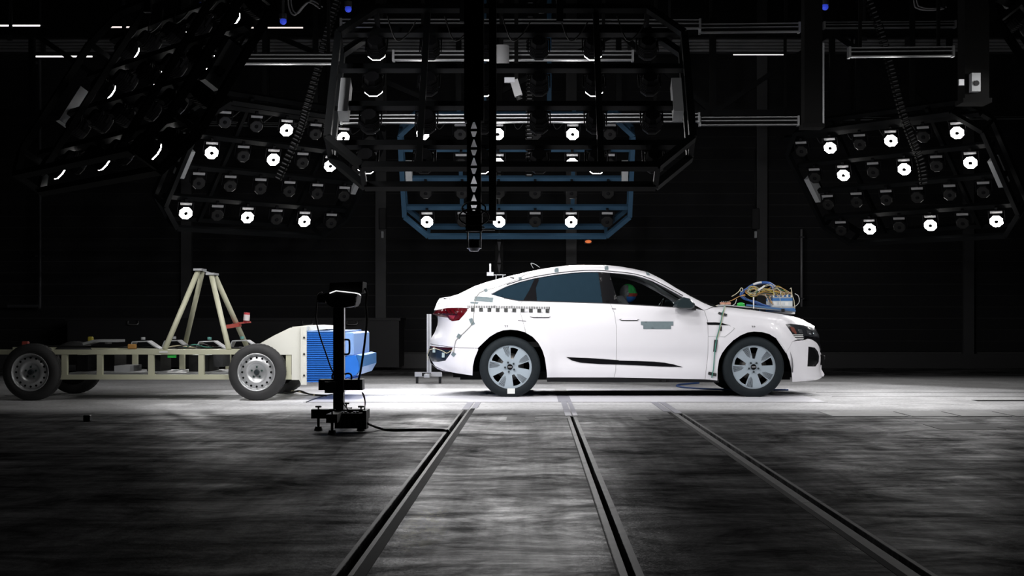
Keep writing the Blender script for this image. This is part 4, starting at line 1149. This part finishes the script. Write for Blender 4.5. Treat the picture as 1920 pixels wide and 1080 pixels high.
MB().tube(spline(C8([(1180,270),(1100,205),(1000,185),(880,200),(760,240),(660,310),(585,360),(565,420),(620,480),(720,510),(850,540),(1000,600),(1240,650)], yb, .01)), .012, 8).build('hose', BH, hs)
MB().tube(spline(C8([(1150,300),(1060,215),(950,205),(830,230),(690,290),(610,380),(600,430),(680,490),(820,560),(1040,640),(1240,690)], yb+.06, .01)), .010, 8).build('hose', BH, hs)
MB().tube(spline(C8([(790,225),(860,200),(940,185)], yb-.01), 4), .014, 8).build('sleeve', mat('pale_sleeve', (.6,.62,.65), .5), hs)
wb = thing('wire_bundle', 'tangled yellow, cream and brown sensor wires piled above the bonnet', 'wires', at(1400,570,yb))
wm = [mat('wire_cream', (.55,.50,.36), .5), mat('wire_yellow', (.55,.42,.05), .5), mat('wire_brown', (.32,.18,.08), .5), mat('wire_grey', (.45,.45,.44), .5), mat('wire_green', (.10,.28,.18), .5), YELC, mat('wire_orange', (.50,.26,.06), .5)]
rnd = random.Random(3)
for k in range(22):      # coils
    cx, cy = 770+rnd.uniform(-30,40), 350+rnd.uniform(-25,25); rx, ry = rnd.uniform(60,120), rnd.uniform(35,85); ph = rnd.uniform(0,6); tw = rnd.uniform(-.3,.3)
    L_ = []
    for j in range(22):
        a = ph+2*math.pi*j/22*1.0; x = rx*math.cos(a); y = ry*math.sin(a)
        L_.append(at(1330+(cx+x*math.cos(tw)-y*math.sin(tw))*.1042, 510+(cy+x*math.sin(tw)+y*math.cos(tw))*.1042, yb+.02+.05*math.sin(2*a+k)+rnd.uniform(-.01,.01)))
    MB().tube(L_, .0035, 5, True).build('wire', wm[k % 7], wb)
for k in range(26):      # runs between the coil and the recorder plugs
    sx, sy = rnd.uniform(800,960), rnd.uniform(300,420); ex = rnd.uniform(1130,1480); ey = rnd.uniform(400,440)
    mx_, my_ = (sx+ex)/2, min(sy,ey)-rnd.uniform(-20,110)
    L_ = [(sx,sy),(mx_-60,my_+rnd.uniform(-10,40)),(mx_+80,my_+rnd.uniform(-10,50)),(ex,ey-40),(ex,ey)]
    MB().tube(spline(C8(L_, yb+rnd.uniform(-.02,.18)), 6), .0032, 5).build('wire', wm[rnd.randrange(7)], wb)
for L_, m_ in (([(570,300),(545,330),(590,350),(600,300),(570,290),(540,340),(470,400),(400,440)], 0), ([(640,400),(520,450),(420,500),(330,540),(280,560)], 2), ([(650,420),(540,440),(450,490),(380,520)], 6), ([(490,490),(470,560),(440,590),(380,620)], 3), ([(860,330),(920,290),(990,240)], 3), ([(870,340),(930,300),(985,260)], 0),
               ([(1000,400),(1040,470),(1070,560),(1070,600)], 3), ([(1080,440),(1100,500),(1130,560)], 6), ([(960,400),(1000,420),(1060,500),(1150,590)], 2), ([(1290,340),(1270,430),(1280,560),(1300,640)], 3), ([(1450,310),(1470,290),(1480,340),(1490,420),(1520,500),(1530,580),(1540,660)], 0), ([(380,620),(200,600),(90,620),(-60,640)], 3), ([(390,600),(240,590),(100,610),(-80,650)], 0), ([(1540,390),(1600,430),(1620,520),(1590,580),(1540,620)], 3)):
    MB().tube(spline(C8(L_, yb-.03), 6), .0045, 6).build('wire', wm[m_], wb)
MB().tube(C8([(880,335),(995,250)], yb-.04), .011, 8).build('cable_tie', WHITEP, wb)
def floor_at(px, py, z=0.0):
    return at(px, py, (CH-z)*F/(py-VY))
fc = thing('floor_cable', 'blue cable curving over the floor behind the front wheel', 'cable', floor_at(1330,726))
MB().tube(spline([floor_at(1478,731,.013), floor_at(1400,731,.013), floor_at(1320,729,.013), floor_at(1275,725,.013), floor_at(1273,721,.013), floor_at(1310,718,.013)], 6), .012, 8).build('cable', BH, fc)

# ------------------------------------------------------------------ barrier trolley
TROL = mat('cream_green_paint', (0.50,0.50,0.37), 0.5, var=.08, scale=4)
TROLW = mat('white_steel', (0.66,0.66,0.60), 0.5, var=.06, scale=4)
YN, YFAR = 16.42, 17.86
tro = thing('barrier_trolley', 'cream steel crash trolley with blue honeycomb barrier face', 'trolley', ((57+482)/2*0+at(270,750,16.3).x, (YN+YFAR)/2, 0))
def tb(name, a, b_, w_, h=None, m=TROL, par=None): return MB().bar(a, b_, w_, h).build(name, m, par or tro)
zt, zl = at(300,660,YN).z, at(300,707,YN).z
xr, xf = at(-60,660,YN).x, at(548,660,YN).x
for y in (YN, YFAR):
    tb('long_beam', (xr,y,zt), (xf,y,zt), .07, .055)
    tb('long_beam', (at(95,660,YN).x,y,zl), (xf,y,zl), .07, .055)
    for px in (122, 188, 284, 378, 542):
        x = at(px,660,YN).x; tb('upright', (x,y,zl+.026), (x,y,zt-.026), .062, .062)
for px in (20, 150, 284, 378, 500):
    x = at(px,660,YN).x
    tb('cross_member', (x,YN,zt-.01), (x,YFAR,zt-.01), .06, .05); 
    if px > 100: tb('cross_member', (x,YN,zl), (x,YFAR,zl), .06, .05)
# pyramid
for a, b_, ya, yb_ in (((371,509),(309,655),17.05,YN+.03), ((379,511),(347,646),17.2,YFAR-.03), ((396,515),(429,655),17.05,YN+.03), ((403,517),(462,648),17.2,YFAR-.03)):
    MB().tube([at(a[0],a[1],ya), at(b_[0],b_[1],yb_)], .031, 12).build('pyramid_leg', TROL, tro)
for px, py in ((375,506), (398,514)):
    MB().cbox(at(px,py,17.12), (.10,.26,.025)).build('apex_plate', GREYM, tro)
tb('apex_tie', at(376,506,17.1), at(398,513,17.1), .02, .012, GREYM)
# red camera shelf on the far front leg
sh = MB().bar(at(424,613,17.6), at(450,609,17.6), .16, .045).build('camera_shelf', mat('red_steel', (.38,.06,.045), .5), tro)
MB().bar(at(446,606,17.6), at(470,604,17.6), .05, .02).build('shelf_plate', mat('red_steel', (0,0,0)), sh)
MB().cyl(at(462,605,17.6), at(463,586,17.6), .037, n=16).build('red_canister', mat('red_can', (.42,.04,.05), .4), sh)
MB().cyl(at(462,601,17.57), at(463,590,17.57), .038, n=16).build('canister_label', mat('can_white', (.6,.55,.55), .5), sh)
# front plates carrying the barrier
side = [(485,646),(515,629),(545,614.5),(566,613),(575,612),(575,721),(566,721),(562,712),(548,712),(548,665),(500,665)]
for y in (YN-.02, YFAR):
    P = [(at(a,b_,YN).x, at(a,b_,YN).z) for a, b_ in side]
    MB().prism(P, y-.02, y+.02).build('gusset_plate', TROLW, tro)
xb0, xb1 = at(566,660,YN).x, at(577,660,YN).x
MB().box((xb0,YN-.08,at(0,721,YN).z), (xb1,YFAR+.10,at(0,612,YN).z)).build('mounting_plate', TROLW, tro)
P = [(at(a,b_,YN).x, at(a,b_,YN).z) for a, b_ in [(545,613),(575,610),(608,612),(612,617),(575,621),(545,617)]]
MB().prism(P, YN+.1, YFAR-.1).build('top_cap', TROLW, tro)
for py in (633, 664, 704):
    for px in (570,):
        q = at(px,py,YN-.09); MB().cyl(q+Vector((0,.02,0)), q, .012, n=8).build('bolt', DARKG, tro)
BL = mat('honeycomb_blue', (.02,.16,.62), .4, var=.12, scale=6)
BLD = mat('honeycomb_pale_blue', (.22,.38,.72), .4)
x0, x1 = xb1, at(646,660,YN).x
z0, z1 = at(0,716,YN).z, at(0,622,YN).z
hc = MB(); n = 27
for k in range(n):
    a = z0+(z1-z0)*k/n; b_ = z0+(z1-z0)*(k+.55)/n; j = .012*random.random()
    hc.box((x0,YN-.06-j,a), (x1+j,YFAR+.08,b_))
    hc.box((x0,YN-.02,b_), (x1-.02,YFAR+.05,a+(z1-z0)/n))
o = hc.build('honeycomb_block', BL, tro, 'blue honeycomb crush block with fine horizontal layers'); o['kind'] = 'stuff'
MB().box((x0,YN-.062,z1), (x1+.01,YFAR+.08,z1+.012)).build('block_cover', BLD, tro)
x2 = at(664,660,YN).x
MB().cbox(((x1+x2)/2+.002,(YN+YFAR)/2,(at(0,623,YN).z+at(0,667,YN).z)/2), (x2-x1,YFAR-YN+.12,at(0,623,YN).z-at(0,667,YN).z), .015).build('upper_face_block', BLD, tro)
P = [(at(a,b_,YN).x, at(a,b_,YN).z) for a, b_ in [(646,670),(655,666),(668,666),(673,680),(674,694),(668,703),(646,709)]]
MB().prism(P, YN-.05, YFAR+.06).build('bumper_block', BL, tro)
P = [(at(a,b_,YN).x, at(a,b_,YN).z) for a, b_ in [(668,665),(679,667),(679,688),(670,704),(673,680)]]
MB().prism(P, YN-.02, YFAR+.04).build('bumper_skin', mat('pale_foil', (.05,.20,.48), .35, .3), tro)
# wheels
def twheel(px, y, s, lab=None):
    c = Vector((at(px,698,16.3).x, y, .327)); R = .327
    t = MB().lathe([(.215,s*0),(.225,s*.012),(.27,s*.012),(.305,s*0),(R,s*-.03),(R,s*-.17),(.305,s*-.20),(.215,s*-.2)], c, 44)
    for k in range(44):
        a = 2*math.pi*k/44
        for yy_ in (-.04, -.10):
            t.bar(c+Vector((R*math.cos(a)*.995, s*yy_, R*math.sin(a)*.995)), c+Vector((R*math.cos(a+.05)*.995, s*(yy_-.045), R*math.sin(a+.05)*.995)), .022, .008, (math.cos(a),0,math.sin(a)))
    ty = t.build('tyre', mat('trolley_tyre', (.025,.025,.026), .7, var=.2, scale=20), tro)
    rm = mat('steel_rim', (.55,.56,.57), .32, .6, var=.06)
    r = MB().lathe([(.218,s*.012),(.212,s*.016),(.202,s*.004),(.198,s*-.03),(.185,s*-.035),(.160,s*-.02),(.135,s*-.008),(.115,s*-.006),(.105,s*-.018),(.085,s*-.030),(.0,s*-.032)], c, 40)
    r.build('rim', rm, ty)
    for k in range(16):
        a = 2*math.pi*k/16; q = c+Vector((.166*math.cos(a), s*-.020, .166*math.sin(a)))
        MB().cyl(q, q+Vector((0,s*.003,0)), .013, n=8).build('rim_hole', MATTE, ty)
    for k in range(5):
        a = 2*math.pi*k/5+.3; q = c+Vector((.06*math.cos(a), s*-.032, .06*math.sin(a)))
        MB().cyl(q, q+Vector((0,s*.018,0)), .012, n=6).build('lug_nut', mat('teal_bolt', (.06,.10,.09), .35, .6), ty)
    MB().cyl(c+Vector((0,s*-.03,0)), c+Vector((0,s*.01,0)), .034, .028, 16).build('hub', mat('dark_bolt', (0,0,0)), ty)
    MB().lathe([(0,s*-.19),(.215,s*-.19)], c, 24).build('rim_back', MATTE, ty)
for px in (57, 481):
    twheel(px, YN-.13, -1); twheel(px, YFAR+.13, 1)
    x = at(px,698,16.3).x; tb('axle', (x,YN-.05,.327), (x,YFAR+.05,.327), .07, .07, DARKG)
# equipment between the beams
for a, b_, c_, d_, y0, y1, m_, nm in ((120,140,668,698,16.9,17.4,BLACK,'valve_box'), (196,226,688,702,16.8,17.3,GREYM,'actuator'), (250,276,668,700,17.0,17.5,BLACK,'battery'), (335,372,668,702,16.9,17.5,BLACK,'battery'), (386,404,666,690,16.8,17.2,DARKG,'control_unit'), (158,182,668,700,17.1,17.6,BLACK,'battery')):
    p = at(a,d_,YN); q = at(b_,c_,YN); MB().box((p.x,y0,p.z), (q.x,y1,q.z)).build(nm, m_, tro)
MB().box((at(120,0,YN).x,16.6,zl+.02), (at(420,0,YN).x,17.7,zl+.045)).build('floor_tray', GREYM, tro)
MB().box((at(315,0,YN).x,YN-.02,zt-.065), (at(330,0,YN).x,YN+.02,zt-.03)).build('green_light', mat('bright_green', (0,0,0)), tro)
MB().box((at(300,0,YN).x,YN-.042,zt-.008), (at(316,0,YN).x,YN-.036,zt+.01)).build('label_plate', WHITEP, tro)
for px, w_ in ((247,40), (282,36), (375,40), (418,40)):   # bent straps over the chassis
    y = 16.9 if px in (247,375) else 17.5
    P = [at(px-w_*.55,655,YN), at(px-w_*.4,642,YN), at(px+w_*.3,641,YN), at(px+w_*.7,652,YN), at(px+w_*.9,656,YN)]
    mb = MB()
    for i in range(4):
        a, b_ = P[i].copy(), P[i+1].copy(); a.y = b_.y = y; mb.bar(a, b_, .22, .012)
    mb.build('strap_plate', GREYM, tro)
    q = at(px,638,YN); q.y = y; MB().cyl(q, q+Vector((0,0,.03)), .025, n=10).build('strap_knob', mat('teal_knob', (.10,.30,.27), .5) if px > 300 else GREYM, tro)
P = [at(a,b_,YN) for a, b_ in ((138,646),(160,640),(205,640))]
mb = MB()
for i in range(2):
    a, b_ = P[i].copy(), P[i+1].copy(); a.y = b_.y = 16.9; mb.bar(a, b_, .3, .03)
mb.build('mount_plate', GREYM, tro)
q = at(170,636,16.9); MB().cbox(q, (.06,.06,.06), .01).build('yellow_sensor', mat('yellow_paint', (.45,.38,.05), .5), tro)
q = at(203,637,16.9); MB().cyl(q, q+Vector((0,0,-.05)), .04, n=12).build('mount_cap', GREYM, tro)
q = at(248,650,16.8); MB().cbox(q, (.10,.06,.06), .01).build('orange_sensor', mat('orange_paint', (.40,.20,.05), .5), tro)
q = at(48,644,16.9); MB().cbox(q, (.08,.06,.05), .01).build('red_sensor', mat('red_steel', (0,0,0)), tro)
MB().tube(spline([at(60,648,17), at(140,650,17), at(260,651,17), at(330,652,17), at(470,652,17)]), .012, 6).build('cable', CABLE, tro)
for k in range(4):
    MB().tube(spline([at(310+18*k,652,16.6+.1*k), at(335+15*k,648-k,16.7), at(360+14*k,651,16.8), at(400+12*k,650,17.0)], 5), .007, 5).build('cable', [YELC, CABLE, GREENC, CABLE][k], tro)
# tow cables trailing on the floor by the front wheel
tc_ = thing('tow_cable', 'thin tangled cable trailing on the floor before the trolley', 'cable', floor_at(560,735))
MB().tube(spline([floor_at(520,733,.02), floor_at(545,736,.03), floor_at(562,733,.05), floor_at(580,739,.02), floor_at(612,742,.012)]), .012, 6).build('cable', CABLE, tc_)
MB().tube(spline([floor_at(530,731,.02), floor_at(556,734,.04), floor_at(575,738,.02), floor_at(590,741,.012)]), .009, 6).build('cable', YELC, tc_)
MB().tube(spline([floor_at(574,754,.006), floor_at(600,745,.006), floor_at(624,739,.006)]), .006, 6).build('cable', CABLE, tc_)
# small black block on the floor
c = floor_at(164,790)
blk = MB().cbox(c+Vector((0,0,.029)), (.062,.062,.058), .006).build('marker_block', BLACK)
tag(blk, 'small black block lying alone on the floor in front of the trolley', 'block')

# ------------------------------------------------------------------ foreground camera and lamp stand
YS = 12.0
st = thing('camera_stand', 'tall black camera stand in front of the blue barrier', 'stand', floor_at(636,806))
S = lambda px, py, y=YS: at(px, py, y)
MB().box((S(626,0).x,YS-.045,.10), (S(645,0).x,YS+.045,S(0,574).z)).build('column', mat('stand_black', (.012,.012,.013), .4), st)
MB().box((S(644.6,0).x,YS-.047,S(0,735).z), (S(646.6,0).x,YS+.02,S(0,577).z)).build('column_edge', ALU, st)
MB().box((S(585,0).x,YS-.05,S(0,784).z), (S(692,0).x,YS+.05,S(0,767).z)).build('base_beam', BLACK, st)
MB().bar((S(636,0).x,YS-.45,S(0,778).z), (S(636,0).x,YS+.5,S(0,778).z), .09, .07).build('base_beam', BLACK, st)
for px, y in ((597,YS), (677,YS), (636,YS-.42), (636,YS+.45)):
    x = S(px,0).x; zb_ = S(0,784).z
    MB().lathe([], (0,0,0), 3) if False else None
    f = MB().cyl((x,y,0), (x,y,.035), .038, .026, 14); f.cyl((x,y,.035), (x,y,zb_+.02), .012, n=8)
    f = f.build('levelling_foot', BLACK, st)
    MB().cyl((x,y,zb_), (x,y,S(0,764).z), .007, n=8).build('spindle', BLACK, f)
    MB().cbox((x,y,S(0,762.5).z), (.052,.03,.014), .004).build('thumb_knob', BLACK, f)
# electronics at the foot
el = MB().box((S(633,0).x,YS-.18,.03), (S(686,0).x,YS-.06,S(0,772).z)).build('control_box', BLACK, st)
MB().box((S(685,0).x,YS-.20,.025), (S(692,0).x,YS-.04,S(0,767).z)).build('end_cap', BLACK, el)
for px in (640, 655, 667, 678):
    MB().tube([(S(px,0).x-.02,YS-.185,.055),(S(px,0).x-.02,YS-.20,.10),(S(px,0).x+.02,YS-.20,.10),(S(px,0).x+.02,YS-.185,.055)], .006, 6).build('grab_loop', mat('grey_clip', (.2,.2,.2), .4, .5), el)
MB().cyl((S(660,0).x,YS-.12,S(0,772).z), (S(660,0).x,YS-.12,S(0,766).z), .012, n=10).build('plug', BLACK, el)
for px in (645, 652, 668, 674): MB().cbox((S(px,0).x,YS-.12,S(0,771).z), (.02,.05,.012)).build('socket', DARKG, el)
# counterweight box half way up
bx2 = MB().box((S(598.5,0).x,YS-.04,S(0,731).z), (S(676,0).x,YS+.12,S(0,711.5).z)).build('counterweight_box', BLACK, st)
MB().box((S(676,0).x,YS-.04,S(0,731).z), (S(680.5,0).x,YS+.12,S(0,711).z)).build('end_plate', GREYM, bx2)
MB().box((S(612,0).x,YS-.10,S(0,736).z), (S(632,0).x,YS-.04,S(0,715).z)).build('power_module', mat('module_grey', (.03,.03,.03), .5), bx2)
for a, b_ in ((622,634), (645,658)):
    MB().tube(spline([(S(a,0).x,YS+.03,S(0,711).z),(S(a,0).x,YS+.03,S(0,704).z),(S(a+3,0).x,YS+.03,S(0,701).z),(S(b_-3,0).x,YS+.03,S(0,701).z),(S(b_,0).x,YS+.03,S(0,705).z),(S(b_,0).x,YS+.03,S(0,712).z)],4), .008, 6).build('carry_handle', BLACK, bx2)
MB().tube(spline([S(645,637),S(652,637),S(655,640),S(655,660),S(652,664),S(645,664)],5), .008, 8).build('grip', BLACK, st)
# lamp head
hd = MB().prism([(S(a,0).x, S(0,b_).z) for a, b_ in [(612,552),(620,549),(631,546),(669,551),(674,554),(672,567),(668,574),(652,577),(628,577),(618,570)]], YS-.16, YS+.14).build('head_body', BLACK, st)
MB().prism([(S(a,0).x, S(0,b_).z) for a, b_ in [(621,545),(623,531),(684,529),(683,549),(676,551),(668,548),(631,543.5)]], YS-.14, YS+.14).build('hood', MATTE, hd)
mb = MB(); L_ = [(618,549.8),(630,545.2),(668,549.6),(674,551.5),(676.5,554)]
for i in range(4): mb.bar(S(L_[i][0],L_[i][1],YS-.165), S(L_[i+1][0],L_[i+1][1],YS-.165), .008, .008)
mb.build('led_strip', mat('white_led_strip', (1,1,1), .4, emit=1.1), hd)
MB().prism([(S(a,0).x, S(0,b_).z) for a, b_ in [(671,557.5),(673,557.5),(672,565),(670.5,565)]], YS-.165, YS-.155).build('edge_clip', WHITEP, hd)
MB().prism([(S(a,0).x, S(0,b_).z) for a, b_ in [(669.5,567),(672,567),(670.5,578),(669.5,577)]], YS-.165, YS-.155).build('edge_clip', WHITEP, hd)
MB().box((S(598,0).x,YS-.06,S(0,568).z), (S(612,0).x,YS+.04,S(0,552).z)).build('side_camera', BLACK, hd)
MB().cyl(S(606,560,YS-.06), S(606,560,YS-.09), .02, n=12).build('camera_lens', DARKG, hd)
MB().tube(spline([S(604,548),S(596,554),S(594,575),S(593,600),S(600,630),S(612,665),S(622,693),S(634,712)], 6), .006, 6).build('cable', CABLE, st)
MB().tube(spline([S(684,540),S(688,550),S(686,570),S(688,600),S(684,640),S(680,670),S(676,696),S(672,713)], 6), .010, 6).build('cable', CABLE, st)
MB().tube(spline([S(640,730,YS-.06),S(642,752,YS-.07),S(652,768,YS-.1)], 6), .005, 6).build('cable', CABLE, st)
MB().tube(spline([S(684,770,YS-.1),S(684,752,YS-.1),S(679,736,YS-.1),S(683,742,YS-.1),S(685,756,YS-.1),S(682,771,YS-.1)], 6), .004, 6).build('cable', CABLE, st)
MB().tube(spline([(S(692,0).x,YS-.12,S(0,792).z), floor_at(712,803,.015), floor_at(735,806,.011), floor_at(780,805.5,.011), floor_at(830,806,.011), floor_at(840,808,.008), floor_at(843,811,-.03)], 8), .011, 8).build('mains_cable', CABLE, st)

# ------------------------------------------------------------------ aluminium stand behind the car's tail
YA = 20.6
ast = thing('aluminium_stand', 'small aluminium profile stand behind the tail of the car', 'stand', (at(803,708,YA).x, YA, 0))
A = lambda px, py: at(px, py, YA)
MB().box((A(800.5,0).x,YA-.035,A(0,704).z), (A(809,0).x,YA+.035,A(0,589).z)).build('upright', ALU, ast)
MB().box((A(804,0).x,YA-.037,A(0,704).z), (A(805,0).x,YA-.034,A(0,589).z)).build('slot', DARKG, ast)
MB().box((A(778,0).x,YA-.04,A(0,706).z), (A(829,0).x,YA+.04,A(0,697.5).z)).build('foot_beam', ALU, ast)
MB().box((A(799,0).x,YA-.4,A(0,706).z), (A(809,0).x,YA+.4,A(0,700).z)).build('foot_beam', ALU, ast)
MB().cbox(A(800,702), (.13,.10,.05)).build('clamp', BLACK, ast)
for px in (782, 825): MB().cyl((A(px,0).x,YA,0), (A(px,0).x,YA,A(0,704).z), .02, n=10).build('foot', DARKG, ast)
